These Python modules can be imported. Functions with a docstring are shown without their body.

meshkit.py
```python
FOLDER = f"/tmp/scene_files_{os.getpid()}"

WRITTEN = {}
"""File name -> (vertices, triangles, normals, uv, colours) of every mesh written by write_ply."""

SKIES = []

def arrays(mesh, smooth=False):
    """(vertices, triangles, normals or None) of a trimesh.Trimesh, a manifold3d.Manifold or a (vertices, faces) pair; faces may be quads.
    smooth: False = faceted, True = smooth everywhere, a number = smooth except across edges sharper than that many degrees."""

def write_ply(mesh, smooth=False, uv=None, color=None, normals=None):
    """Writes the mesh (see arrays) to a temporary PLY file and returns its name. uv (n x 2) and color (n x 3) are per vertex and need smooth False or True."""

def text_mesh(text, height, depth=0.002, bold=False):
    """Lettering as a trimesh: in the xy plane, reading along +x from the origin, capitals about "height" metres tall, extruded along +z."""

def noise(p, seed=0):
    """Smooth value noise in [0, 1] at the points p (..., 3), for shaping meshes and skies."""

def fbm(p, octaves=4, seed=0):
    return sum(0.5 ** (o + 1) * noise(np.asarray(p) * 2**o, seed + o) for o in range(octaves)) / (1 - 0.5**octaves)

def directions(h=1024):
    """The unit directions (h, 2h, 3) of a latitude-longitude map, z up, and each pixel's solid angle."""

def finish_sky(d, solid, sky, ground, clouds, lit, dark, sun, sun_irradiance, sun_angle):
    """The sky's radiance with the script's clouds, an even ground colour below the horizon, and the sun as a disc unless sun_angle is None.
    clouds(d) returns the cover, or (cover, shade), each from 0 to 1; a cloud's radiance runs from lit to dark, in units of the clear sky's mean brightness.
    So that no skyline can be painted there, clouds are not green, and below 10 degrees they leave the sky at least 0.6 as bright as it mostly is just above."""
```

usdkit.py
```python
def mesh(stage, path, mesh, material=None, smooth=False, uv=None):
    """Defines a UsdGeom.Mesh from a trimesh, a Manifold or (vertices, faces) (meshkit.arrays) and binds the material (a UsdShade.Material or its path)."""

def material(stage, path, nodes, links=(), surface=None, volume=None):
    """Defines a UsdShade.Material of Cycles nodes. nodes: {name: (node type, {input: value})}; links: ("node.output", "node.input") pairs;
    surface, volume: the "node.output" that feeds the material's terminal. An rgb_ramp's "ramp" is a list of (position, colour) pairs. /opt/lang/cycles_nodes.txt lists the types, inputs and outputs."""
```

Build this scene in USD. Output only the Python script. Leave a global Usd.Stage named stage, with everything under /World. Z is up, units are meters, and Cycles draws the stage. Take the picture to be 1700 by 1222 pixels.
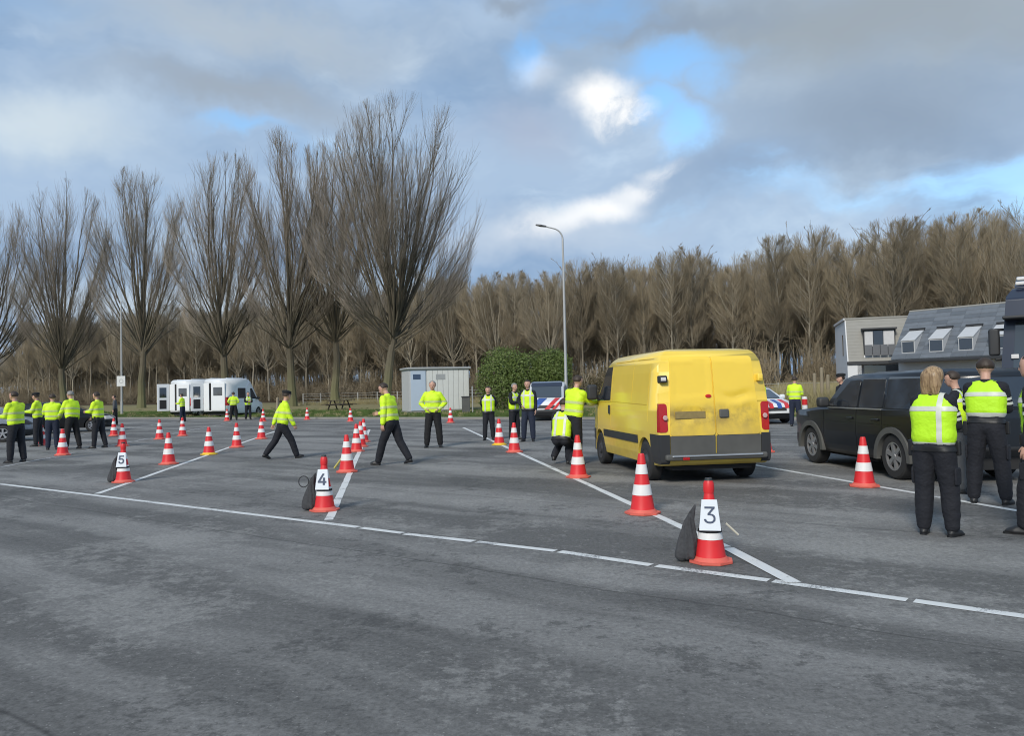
import math, random
import numpy as np, trimesh, manifold3d as m3
from manifold3d import Manifold, CrossSection
from shapely.geometry import Polygon, box as sbox
import usdkit, meshkit
from pxr import Usd, UsdGeom, UsdLux, UsdShade, Gf, Sdf, Vt

stage = Usd.Stage.CreateInMemory()
UsdGeom.SetStageUpAxis(stage, 'Z'); UsdGeom.SetStageMetersPerUnit(stage, 1.0)
UsdGeom.Xform.Define(stage, '/World')
UsdGeom.Scope.Define(stage, '/World/Looks')

# ---------------------------------------------------------------- camera
FPX, CX, CY, HCAM = 1280.0, 850.0, 611.0, 1.59
PITCH, ROLL = math.radians(1.61), math.radians(1.25)
U0 = np.array([0, -math.sin(PITCH), math.cos(PITCH)]); F0 = np.array([0, math.cos(PITCH), math.sin(PITCH)]); X0 = np.array([1.0, 0, 0])
RT = math.cos(ROLL) * X0 - math.sin(ROLL) * U0
UP = math.sin(ROLL) * X0 + math.cos(ROLL) * U0
cam = UsdGeom.Camera.Define(stage, '/World/Camera')
cam.CreateHorizontalApertureAttr(36.0); cam.CreateFocalLengthAttr(36.0 * FPX / 1700.0)
EXPOSURE = 1.0
cam.CreateExposureAttr(EXPOSURE)
cam.AddTransformOp().Set(Gf.Matrix4d(*RT, 0, *UP, 0, *(-F0), 0, 0, 0, HCAM, 1))

# ---------------------------------------------------------------- sky and sun
SUN_EL, SUN_AZ = math.radians(34), math.radians(205)      # azimuth from +y (the viewing direction) clockwise: behind the camera, a little left
SUN_DIR = np.array([math.sin(SUN_AZ) * math.cos(SUN_EL), math.cos(SUN_AZ) * math.cos(SUN_EL), math.sin(SUN_EL)])
SKY_STRENGTH = 0.10

def view_dir(px, py):
    d = F0 + RT * (px - CX) / FPX - UP * (py - CY) / FPX
    return d / np.linalg.norm(d)

def sky_material():
    N = {'geo': ('texture_coordinate', {}),
         'sky': ('sky_texture', {'sky_type': 'single_scattering', 'sun_disc': False, 'sun_elevation': SUN_EL, 'sun_rotation': SUN_AZ, 'air_density': 1.0, 'aerosol_density': 0.6}),
         'skyg': ('mix', {'mix_type': 'multiply', 'fac': 1.0, 'color2': SKY_TINT}),
         'bg': ('background_shader', {'strength': SKY_STRENGTH})}
    L = [('sky.color', 'skyg.color1')]
    D = 'geo.generated'
    # warp the direction by noise so that no outline is regular
    N['wn'] = ('noise_texture', {'scale': 5.0, 'detail': 6.0, 'roughness': 0.58}); L.append((D, 'wn.vector'))
    N['ws'] = ('vector_math', {'math_type': 'subtract', 'vector2': (0.5, 0.5, 0.5)}); L.append(('wn.color', 'ws.vector1'))
    N['wm'] = ('vector_math', {'math_type': 'scale', 'scale': 0.16}); L.append(('ws.vector', 'wm.vector1'))
    N['dw'] = ('vector_math', {'math_type': 'add'}); L += [(D, 'dw.vector1'), ('wm.vector', 'dw.vector2')]
    N['wm2'] = ('vector_math', {'math_type': 'scale', 'scale': 0.09}); L.append(('ws.vector', 'wm2.vector1'))
    N['dw2'] = ('vector_math', {'math_type': 'add'}); L += [(D, 'dw2.vector1'), ('wm2.vector', 'dw2.vector2')]
    k = [0]
    def blob(px, py, rx, rz, soft=0.0, tight=False):
        k[0] += 1; i = k[0]
        c = view_dir(px, py); sc = np.array([1 / rx, 1 / max(rx, rz), 1 / rz])
        N[f'bm{i}'] = ('vector_math', {'math_type': 'multiply', 'vector2': tuple(sc)}); L.append((('dw2' if tight else 'dw') + '.vector', f'bm{i}.vector1'))
        N[f'bd{i}'] = ('vector_math', {'math_type': 'distance', 'vector2': tuple(c * sc)}); L.append((f'bm{i}.vector', f'bd{i}.vector1'))
        N[f'br{i}'] = ('map_range', {'range_type': 'smoothstep', 'from_min': soft, 'from_max': 1.0, 'to_min': 1.0, 'to_max': 0.0, 'clamp': True}); L.append((f'bd{i}.value', f'br{i}.value'))
        return f'br{i}.result'
    def both(a, b, how='maximum'):
        k[0] += 1; i = k[0]
        N[f'mx{i}'] = ('math', {'math_type': how}); L.extend([(a, f'mx{i}.value1'), (b, f'mx{i}.value2')]); return f'mx{i}.value'
    def times(a, v):
        k[0] += 1; i = k[0]
        N[f'mt{i}'] = ('math', {'math_type': 'multiply', 'value2': v}); L.append((a, f'mt{i}.value1')); return f'mt{i}.value'
    def noise(scale, sx, sz, detail=6, rough=0.55, off=(0, 0, 0)):
        k[0] += 1; i = k[0]
        N[f'nm{i}'] = ('mapping', {'scale': (sx, sx, sz), 'location': off}); L.append(('dw2.vector', f'nm{i}.vector'))
        N[f'nn{i}'] = ('noise_texture', {'scale': scale, 'detail': float(detail), 'roughness': rough}); L.append((f'nm{i}.vector', f'nn{i}.vector'))
        return f'nn{i}.fac'
    def ramp(a, lo, hi, t0=0.0, t1=1.0):
        k[0] += 1; i = k[0]
        N[f'rr{i}'] = ('map_range', {'range_type': 'smoothstep', 'from_min': lo, 'from_max': hi, 'to_min': t0, 'to_max': t1, 'clamp': True}); L.append((a, f'rr{i}.value'))
        return f'rr{i}.result'
    def mixc(a, b, f):
        k[0] += 1; i = k[0]
        ins = {}
        if not isinstance(a, str): ins['color1'] = a
        if not isinstance(b, str): ins['color2'] = b
        if not isinstance(f, str): ins['fac'] = f
        N[f'mc{i}'] = ('mix', ins)
        if isinstance(a, str): L.append((a, f'mc{i}.color1'))
        if isinstance(b, str): L.append((b, f'mc{i}.color2'))
        if isinstance(f, str): L.append((f, f'mc{i}.fac'))
        return f'mc{i}.color'
    # cloud body: from blue-grey shade to pale grey, by two sizes of noise
    body = mixc(C_SHADE, C_MID, ramp(noise(2.6, 1.0, 2.6, off=(3.1, 0, 1.7)), 0.38, 0.62))
    body = mixc(body, C_LIGHT, times(ramp(noise(5.5, 1.0, 2.2, off=(0.7, 5.0, 0.2)), 0.50, 0.74), 0.55))
    for (px, py, rx, rz, col, amt) in SKY_TONES:
        body = mixc(body, col, times(blob(px, py, rx, rz), amt))
    cover = ramp(noise(2.2, 1.0, 2.4, off=(8.3, 2.0, 4.4)), 0.30, 0.46, 0.45, 1.0)
    gap = None
    for (px, py, rx, rz, amt) in SKY_GAPS:
        b = times(blob(px, py, rx, rz), amt); gap = b if gap is None else both(gap, b)
    cover = both(cover, gap, 'subtract')
    cover = ramp(cover, 0.0, 1.0)
    col = mixc('skyg.color', body, cover)
    for (px, py, rx, rz, amt) in SKY_WHITES:
        f = both(times(blob(px, py, rx, rz, tight=True), amt), ramp(noise(9.0, 1.0, 1.3, 7, 0.6, (1, 2, 3)), 0.26, 0.50), 'multiply')
        col = mixc(col, C_WHITE, f)
    L.append((col, 'bg.color'))
    return usdkit.material(stage, '/World/Looks/sky', N, L, surface='bg.background')

C_SHADE, C_MID, C_LIGHT, C_WHITE = (1.30, 2.0, 3.05), (2.1, 2.8, 3.75), (3.3, 4.05, 4.8), (6.0, 5.9, 5.7)
SKY_TINT = (0.88, 1.10, 1.16)
# in-view cloud tones, gaps of blue and sunlit edges: (photo x, y, radii across and up, ...)
SKY_TONES = [(1500, 20, 0.55, 0.12, (1.81, 2.11, 2.4), 0.9), (1350, 60, 0.3, 0.07, (1.7, 2.0, 2.29), 0.8), (1450, 200, 0.3, 0.09, (1.41, 1.81, 2.37), 0.85), (1130, 60, 0.16, 0.03, (1.41, 1.81, 2.37), 0.8), (380, 165, 0.25, 0.04, (1.78, 2.11, 2.52), 0.9), (400, 60, 0.34, 0.06, (2.44, 2.81, 3.18), 0.8), (60, 210, 0.16, 0.06, (3.26, 3.77, 4.14), 0.9), (330, 490, 0.5, 0.05, (3.4, 3.85, 4.14), 0.7), (870, 210, 0.1, 0.06, (2.15, 2.52, 3.26), 0.8), (1200, 310, 0.16, 0.05, (1.41, 2.0, 2.89), 0.8), (880, 15, 0.08, 0.02, (1.33, 1.55, 1.85), 0.7), (900, 390, 0.25, 0.05, (2.96, 3.4, 4.0), 0.7)]
SKY_GAPS = [(1135, 130, .115, .045, .95), (1135, 235, .06, .055, 1.0), (1110, 190, .05, .05, .95), (900, 95, .05, .05, .8), (385, 222, .09, .02, .7), (560, 250, .16, .03, .35), (1380, 320, .16, .03, .30), (60, 15, .2, .03, .35), (1190, 150, .05, .05, .7)]
SKY_WHITES = [(990, 160, .05, .032, .85), (1020, 178, .05, .040, .95), (1055, 193, .035, .022, 1.0), (900, 378, .08, .02, .4), (955, 362, .07, .02, .5), (1005, 343, .07, .024, .75), (1055, 318, .05, .018, .6), (1095, 292, .04, .014, .5), (905, 120, .045, .03, .3)]
dome = UsdLux.DomeLight.Define(stage, '/World/sky')
UsdShade.MaterialBindingAPI.Apply(dome.GetPrim()).Bind(sky_material())
dome.GetPrim().SetCustomDataByKey('kind', 'structure')
sun = UsdLux.DistantLight.Define(stage, '/World/sun')
sun.CreateIntensityAttr(0.40); sun.CreateAngleAttr(14.0); sun.CreateNormalizeAttr(True); sun.CreateColorAttr(Gf.Vec3f(1.0, 0.95, 0.86))
_z = SUN_DIR; _x = np.cross([0, 0, 1.0], _z); _x /= np.linalg.norm(_x); _y = np.cross(_z, _x)
sun.AddTransformOp().Set(Gf.Matrix4d(*_x, 0, *_y, 0, *_z, 0, 0, 0, 0, 1))

# ---------------------------------------------------------------- helpers
used = {}
def path_for(name, parent):
    base = ('/World' if parent is None else str(parent.GetPath())) + '/' + name
    n = used.get(base, -1) + 1; used[base] = n
    return base if n == 0 else f'{base}_{n:03d}'

def data(p, label=None, cat=None, group=None, kind=None):
    for k, v in (('label', label), ('category', cat), ('group', group), ('kind', kind)):
        if v: p.SetCustomDataByKey(k, v)
    return p

def place(prim, loc=(0, 0, 0), yaw=0.0):
    x = UsdGeom.Xformable(prim)
    x.AddTranslateOp().Set(Gf.Vec3d(*map(float, loc))); x.AddRotateZOp().Set(float(yaw))

def thing(name, label=None, cat=None, loc=(0, 0, 0), yaw=0.0, group=None, kind=None):
    p = UsdGeom.Xform.Define(stage, path_for(name, None)).GetPrim()
    place(p, loc, yaw); return data(p, label, cat, group, kind)

def obj(name, mesh, mat, parent=None, smooth=30, **kw):
    if isinstance(mesh, (list, tuple)) and len(mesh) and not isinstance(mesh[0], np.ndarray):
        mesh = cat(mesh)
    if not isinstance(mesh, tuple):
        mesh = tm(mesh)
        if len(mesh.faces) == 0: print('EMPTY', name, parent); return parent
    p = usdkit.mesh(stage, path_for(name, parent), mesh, mat, smooth=smooth).GetPrim()
    return data(p, **kw)

def dup(src, loc, yaw=0.0, label=None, group=None, scale=None):
    p = UsdGeom.Xform.Define(stage, path_for(src.GetName().rsplit('_', 1)[0] if src.GetName()[-3:].isdigit() else src.GetName(), None)).GetPrim()
    p.GetReferences().AddInternalReference(src.GetPath())
    x = UsdGeom.Xformable(p); x.ClearXformOpOrder()
    ops = {o.GetOpName(): o for o in UsdGeom.Xformable(src).GetOrderedXformOps()}
    x.AddTranslateOp().Set(Gf.Vec3d(*map(float, loc))); x.AddRotateZOp().Set(float(yaw))
    if scale is not None: x.AddScaleOp().Set(Gf.Vec3f(*scale))
    c = src.GetCustomData()
    data(p, label or c.get('label'), c.get('category'), group or c.get('group'))
    p.SetInstanceable(True)
    return p

def tm(m):
    if isinstance(m, trimesh.Trimesh): return m
    v, f, _ = meshkit.arrays(m); return trimesh.Trimesh(v, f, process=False)
def cat(ms): return trimesh.util.concatenate([tm(m) for m in ms])
def bx(x0, x1, y0, y1, z0, z1):
    return Manifold.cube((x1 - x0, y1 - y0, z1 - z0)).translate((x0, y0, z0))
def rbx(x0, x1, y0, y1, z0, z1, r=0.02, seg=8):
    s = Manifold.sphere(r, seg)
    return Manifold.batch_hull([s.translate((x, y, z)) for x in (x0 + r, x1 - r) for y in (y0 + r, y1 - r) for z in (z0 + r, z1 - r)])
def cyl(p0, p1, r0, r1=None, seg=12):
    p0, p1 = np.array(p0, float), np.array(p1, float); r1 = r0 if r1 is None else r1
    d = p1 - p0; h = np.linalg.norm(d)
    m = tm(Manifold.cylinder(h, r0, r1, seg))
    m.apply_transform(trimesh.geometry.align_vectors([0, 0, 1], d / h)); m.apply_translation(p0); return m
def lathe(profile, seg=20):
    return Manifold.revolve(CrossSection([[(r, z) for r, z in profile]], m3.FillRule.EvenOdd), seg)
def tubes(P, R, sides=3):
    """P (n,k,3) polylines, R (n,k) radii -> (verts, tris)"""
    P, R = np.asarray(P, float), np.asarray(R, float); n, k, _ = P.shape
    T = np.gradient(P, axis=1); T /= np.linalg.norm(T, axis=2, keepdims=True) + 1e-12
    ref = np.where(np.abs(T[..., 2:]) < 0.9, [0, 0, 1.0], [1.0, 0, 0])
    A = np.cross(T, ref); A /= np.linalg.norm(A, axis=2, keepdims=True) + 1e-12; B = np.cross(T, A)
    an = np.arange(sides) * 2 * np.pi / sides
    V = P[:, :, None] + R[:, :, None, None] * (np.cos(an)[None, None, :, None] * A[:, :, None] + np.sin(an)[None, None, :, None] * B[:, :, None])
    i, j, s = np.meshgrid(np.arange(n), np.arange(k - 1), np.arange(sides), indexing='ij')
    b = i * k * sides + j * sides; s2 = (s + 1) % sides
    q = np.stack([b + s, b + s2, b + sides + s2, b + sides + s], -1).reshape(-1, 4)
    return V.reshape(-1, 3), np.vstack([q[:, [0, 1, 2]], q[:, [0, 2, 3]]])
def join(parts):
    v, f, o = [], [], 0
    for a, b in parts: v.append(a); f.append(b + o); o += len(a)
    return np.vstack(v), np.vstack(f)

def ground(px, py, z=0.0):
    """Where the line of sight through a pixel of the photograph meets the level z (used to measure positions on the ground)."""
    d = view_dir(px, py); t = (z - HCAM) / d[2]
    return np.array([d[0] * t, d[1] * t, z])
def at_depth(px, py, y):
    d = view_dir(px, py); t = y / d[1]; return np.array([d[0] * t, y, HCAM + d[2] * t])
def horizon(px): return CY + FPX * math.tan(PITCH) - (px - CX) * math.tan(ROLL)

def mat(name, col, rough=0.6, metal=0.0, var=0.12, scale=4.0, bump=0.0, bscale=60.0, coat=0.0, spec=0.5, trans=0.0, sheen=0.0, world=False):
    N = {'tc': ('geometry' if world else 'texture_coordinate', {}), 'n': ('noise_texture', {'scale': scale, 'detail': 5.0, 'roughness': 0.6}),
         'mx': ('mix', {'color1': tuple(c * (1 - var) for c in col), 'color2': tuple(min(1, c * (1 + var)) for c in col)}),
         'p': ('principled_bsdf', {'roughness': rough, 'metallic': metal, 'coat_weight': coat, 'coat_roughness': 0.06, 'specular_ior_level': spec, 'sheen_weight': sheen})}
    src = 'tc.position' if world else 'tc.object'
    L = [(src, 'n.vector'), ('n.fac', 'mx.fac'), ('mx.color', 'p.base_color')]
    if bump:
        N['bn'] = ('noise_texture', {'scale': bscale, 'detail': 3.0}); N['b'] = ('bump', {'strength': bump, 'distance': 0.02})
        L += [(src, 'bn.vector'), ('bn.fac', 'b.height'), ('b.normal', 'p.normal')]
    out = 'p.BSDF'
    if trans:
        N['tr'] = ('translucent_bsdf', {}); N['ms'] = ('mix_closure', {'fac': trans}); L += [('mx.color', 'tr.color'), ('p.BSDF', 'ms.closure1'), ('tr.BSDF', 'ms.closure2')]; out = 'ms.closure'
    return usdkit.material(stage, '/World/Looks/' + name, N, L, surface=out)
# ---------------------------------------------------------------- ground, asphalt, kerb, markings
KU = np.array([0.857, -0.514]); KN = np.array([0.514, 0.857])       # along the kerb (to the right) and away from the camera
KERB0 = 41.5 * KN[1]                                                  # distance of the kerb along KN
def site(u, s, z=0.0):                                                # u along the kerb, s metres beyond it
    p = KU * u + KN * (KERB0 + s); return np.array([p[0], p[1], z])
def terrain_z(s):
    s = np.asarray(s, float); return np.where(s < 0, -0.06, 0.11 + np.minimum(np.maximum(s - .3, 0) * 0.016, 0.45))
def site_s(x, y): return x * KN[0] + y * KN[1] - KERB0
def gz(x, y): return float(terrain_z(site_s(x, y)))

us = np.concatenate([[-2500, -900, -400], np.arange(-200, 201, 4.0), [400, 900, 2500]])
ss = np.concatenate([[-1500, -300, -60, -0.02, 0.0, 0.3, 1, 2, 4, 7], np.arange(10, 90, 4.0), [120, 200, 500, 2500]])
UU, SS = np.meshgrid(us, ss, indexing='ij')
XY = UU[..., None] * KU + (KERB0 + SS)[..., None] * KN
ZZ = terrain_z(SS) + np.where(SS > 1, 0.10 * (meshkit.fbm(np.stack([XY[..., 0] * .15, XY[..., 1] * .15, 0 * SS], -1), 3, 3) - .5), 0)
V = np.concatenate([XY, ZZ[..., None]], -1).reshape(-1, 3)
nu, ns = len(us), len(ss)
ii, jj = np.meshgrid(np.arange(nu - 1), np.arange(ns - 1), indexing='ij'); q0 = (ii * ns + jj).ravel()
FQ = np.stack([q0, q0 + ns, q0 + ns + 1, q0 + 1], -1)
def grass_material():
    N = {'g': ('geometry', {}), 'n1': ('noise_texture', {'scale': 0.22, 'detail': 5.0, 'roughness': 0.6}), 'n2': ('noise_texture', {'scale': 6.0, 'detail': 6.0, 'roughness': 0.7}),
         'dot': ('vector_math', {'math_type': 'dot_product', 'vector2': (KN[0], KN[1], 0)}), 's': ('math', {'math_type': 'subtract', 'value2': KERB0}),
         'sn': ('math', {'math_type': 'multiply_add', 'value2': 7.0}), 'far': ('map_range', {'range_type': 'smoothstep', 'from_min': 12.0, 'from_max': 16.0, 'clamp': True}),
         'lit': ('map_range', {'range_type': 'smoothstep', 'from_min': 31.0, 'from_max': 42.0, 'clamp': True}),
         'a': ('mix', {'color1': (0.045, 0.085, 0.016), 'color2': (0.11, 0.15, 0.035)}), 'b': ('mix', {'color1': (0.17, 0.15, 0.075), 'color2': (0.27, 0.235, 0.125)}),
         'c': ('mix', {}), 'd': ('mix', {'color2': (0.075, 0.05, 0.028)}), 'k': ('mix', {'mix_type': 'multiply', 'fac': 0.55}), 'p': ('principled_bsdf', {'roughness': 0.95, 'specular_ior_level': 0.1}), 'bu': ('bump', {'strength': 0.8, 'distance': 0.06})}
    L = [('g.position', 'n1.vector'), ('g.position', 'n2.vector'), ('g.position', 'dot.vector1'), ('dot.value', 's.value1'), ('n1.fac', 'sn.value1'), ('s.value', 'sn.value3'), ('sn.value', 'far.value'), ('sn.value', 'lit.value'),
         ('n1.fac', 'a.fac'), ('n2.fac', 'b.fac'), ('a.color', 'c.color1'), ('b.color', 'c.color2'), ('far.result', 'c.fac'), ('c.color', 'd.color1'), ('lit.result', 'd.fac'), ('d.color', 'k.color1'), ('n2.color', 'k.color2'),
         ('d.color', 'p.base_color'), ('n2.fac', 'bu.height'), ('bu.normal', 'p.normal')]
    return usdkit.material(stage, '/World/Looks/grass_ground', N, L, surface='p.BSDF')
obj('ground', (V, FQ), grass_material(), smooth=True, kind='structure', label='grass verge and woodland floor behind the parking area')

FL_DIR = None
pA, pB = ground(0, 805), ground(1690, 1025)
FL_DIR = (pB - pA)[:2] / np.linalg.norm((pB - pA)[:2]); FL_N = np.array([-FL_DIR[1], FL_DIR[0]])
def asphalt_material():
    N = {'g': ('geometry', {}), 'dx': ('vector_math', {'math_type': 'dot_product', 'vector2': (FL_DIR[0], FL_DIR[1], 0)}), 'dy': ('vector_math', {'math_type': 'dot_product', 'vector2': (FL_N[0], FL_N[1], 0)}),
         'wn': ('noise_texture', {'scale': 0.45, 'detail': 4.0}), 'wy': ('math', {'math_type': 'multiply_add', 'value2': 0.9}), 'sx': ('math', {'math_type': 'multiply', 'value2': 0.10}), 'cv': ('combine_xyz', {}),
         'band': ('noise_texture', {'scale': 0.75, 'detail': 6.0, 'roughness': 0.62}), 'br': ('map_range', {'range_type': 'smoothstep', 'from_min': 0.40, 'from_max': 0.60, 'clamp': True}),
         'base': ('mix', {'color1': (0.110, 0.107, 0.102), 'color2': (0.200, 0.194, 0.184)}),
         'pat': ('noise_texture', {'scale': 0.42, 'detail': 5.0, 'roughness': 0.6}), 'spk': ('noise_texture', {'scale': 6.5, 'detail': 10.0, 'roughness': 0.82}), 'sum': ('math', {'math_type': 'multiply_add', 'value2': 0.85}),
         'lite': ('map_range', {'range_type': 'smoothstep', 'from_min': 0.96, 'from_max': 1.04, 'clamp': True}), 'dark': ('map_range', {'range_type': 'smoothstep', 'from_min': 0.855, 'from_max': 0.79, 'clamp': True}),
         'la': ('math', {'math_type': 'multiply', 'value2': 0.50}), 'da': ('math', {'math_type': 'multiply', 'value2': 0.60}), 'm1': ('mix', {'color2': (0.275, 0.267, 0.25)}), 'm2': ('mix', {'color2': (0.060, 0.059, 0.057)}),
         'gr': ('noise_texture', {'scale': 24.0, 'detail': 10.0, 'roughness': 0.88}), 'g1': ('map_range', {'from_min': 0.30, 'from_max': 0.70, 'to_min': 0.35, 'to_max': 1.65, 'clamp': True}), 'g3': ('combine_xyz', {}), 'm3': ('mix', {'mix_type': 'multiply', 'fac': 1.0}),
         'st': ('voronoi_texture', {'scale': 48.0, 'feature': 'f1'}), 'sc': ('separate_color', {}), 'sr': ('map_range', {'range_type': 'smoothstep', 'from_min': 0.86, 'from_max': 0.97, 'clamp': True}), 'sd': ('map_range', {'from_min': 0.30, 'from_max': 0.18, 'clamp': True}), 'sm': ('math', {'math_type': 'multiply'}), 'sf': ('math', {'math_type': 'multiply', 'value2': 0.6}), 'm4': ('mix', {'color2': (0.34, 0.33, 0.31)}),
         'se': ('math', {'math_type': 'multiply_add', 'value2': 0.10}), 'sv': ('math', {'math_type': 'multiply', 'value2': 0.27}), 'fr': ('math', {'math_type': 'fraction'}), 'ab': ('math', {'math_type': 'subtract', 'value2': 0.5}), 'ab2': ('math', {'math_type': 'absolute'}), 'sl': ('map_range', {'from_min': 0.0012, 'from_max': 0.006, 'to_min': 0.62, 'to_max': 1.0, 'clamp': True}), 'c3': ('combine_xyz', {}), 'm5': ('mix', {'mix_type': 'multiply', 'fac': 1.0}),
         'p': ('principled_bsdf', {'roughness': 0.85, 'specular_ior_level': 0.3}), 'bu': ('bump', {'strength': 0.7, 'distance': 0.008})}
    L = [('g.position', 'dx.vector1'), ('g.position', 'dy.vector1'), ('g.position', 'wn.vector'), ('wn.fac', 'wy.value1'), ('dy.value', 'wy.value3'), ('dx.value', 'sx.value1'), ('sx.value', 'cv.x'), ('wy.value', 'cv.y'), ('cv.vector', 'band.vector'), ('band.fac', 'br.value'), ('br.result', 'base.fac'),
         ('g.position', 'pat.vector'), ('g.position', 'spk.vector'), ('spk.fac', 'sum.value1'), ('pat.fac', 'sum.value3'), ('sum.value', 'lite.value'), ('sum.value', 'dark.value'), ('lite.result', 'la.value1'), ('dark.result', 'da.value1'),
         ('base.color', 'm1.color1'), ('la.value', 'm1.fac'), ('m1.color', 'm2.color1'), ('da.value', 'm2.fac'), ('g.position', 'gr.vector'), ('gr.fac', 'g1.value'), ('g1.result', 'g3.x'), ('g1.result', 'g3.y'), ('g1.result', 'g3.z'), ('m2.color', 'm3.color1'), ('g3.vector', 'm3.color2'),
         ('g.position', 'st.vector'), ('st.color', 'sc.color'), ('sc.r', 'sr.value'), ('st.distance', 'sd.value'), ('sr.result', 'sm.value1'), ('sd.result', 'sm.value2'), ('sm.value', 'sf.value1'), ('sf.value', 'm4.fac'), ('m3.color', 'm4.color1'),
         ('wn.fac', 'se.value1'), ('dy.value', 'sv.value1'), ('sv.value', 'se.value3'), ('se.value', 'fr.value1'), ('fr.value', 'ab.value1'), ('ab.value', 'ab2.value1'), ('ab2.value', 'sl.value'), ('sl.result', 'c3.x'), ('sl.result', 'c3.y'), ('sl.result', 'c3.z'), ('m4.color', 'm5.color1'), ('c3.vector', 'm5.color2'),
         ('m5.color', 'p.base_color'), ('gr.fac', 'bu.height'), ('bu.normal', 'p.normal')]
    return usdkit.material(stage, '/World/Looks/asphalt', N, L, surface='p.BSDF')
def flat(pts, z):
    pts = np.array(pts, float); c = Polygon(pts); v, f = trimesh.creation.triangulate_polygon(c, engine='earcut')
    v = np.column_stack([v, np.full(len(v), z)])
    if np.cross(v[f[0][1]] - v[f[0][0]], v[f[0][2]] - v[f[0][0]])[2] < 0: f = f[:, ::-1]
    return v, f
corners = [site(-160, -0.16), site(160, -0.16), site(160, -120), site(-160, -120)]
obj('asphalt', flat([c[:2] for c in corners], 0.0), asphalt_material(), smooth=False, kind='structure', label='grey worn asphalt of the parking area')
M_kerb = mat('kerb_concrete', (0.22, 0.21, 0.19), 0.85, var=0.3, scale=1.5, world=True)
kp = [(-0.16, -0.05), (-0.16, 0.09), (-0.14, 0.115), (0.0, 0.115), (0.0, -0.05)]
kv = np.array([[*site(u, s)[:2], z] for u in (-160, 160) for s, z in kp]); n = len(kp)
kf = np.array([[i, (i + 1) % n, n + (i + 1) % n, n + i] for i in range(n)])
obj('kerb', (kv, kf), M_kerb, smooth=False, kind='structure', label='low concrete kerb between asphalt and grass')

def marking_material(name, col, wear):
    N = {'g': ('geometry', {}), 'n': ('noise_texture', {'scale': 2.2, 'detail': 8.0, 'roughness': 0.72}), 'f': ('noise_texture', {'scale': 70.0, 'detail': 3.0}), 'ad': ('math', {'math_type': 'multiply_add', 'value2': 0.45}),
         'r': ('map_range', {'from_min': wear, 'from_max': wear + 0.12, 'clamp': True}), 'm': ('mix', {'color1': (0.13, 0.13, 0.135), 'color2': col}), 'p': ('principled_bsdf', {'roughness': 0.7})}
    L = [('g.position', 'n.vector'), ('g.position', 'f.vector'), ('f.fac', 'ad.value1'), ('n.fac', 'ad.value3'), ('ad.value', 'r.value'), ('r.result', 'm.fac'), ('m.color', 'p.base_color')]
    return usdkit.material(stage, '/World/Looks/' + name, N, L, surface='p.BSDF')
M_line = marking_material('marking_paint', (0.62, 0.62, 0.60), 0.55); M_line_old = marking_material('marking_paint_worn', (0.46, 0.46, 0.45), 0.68)
rl = random.Random(5)
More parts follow.
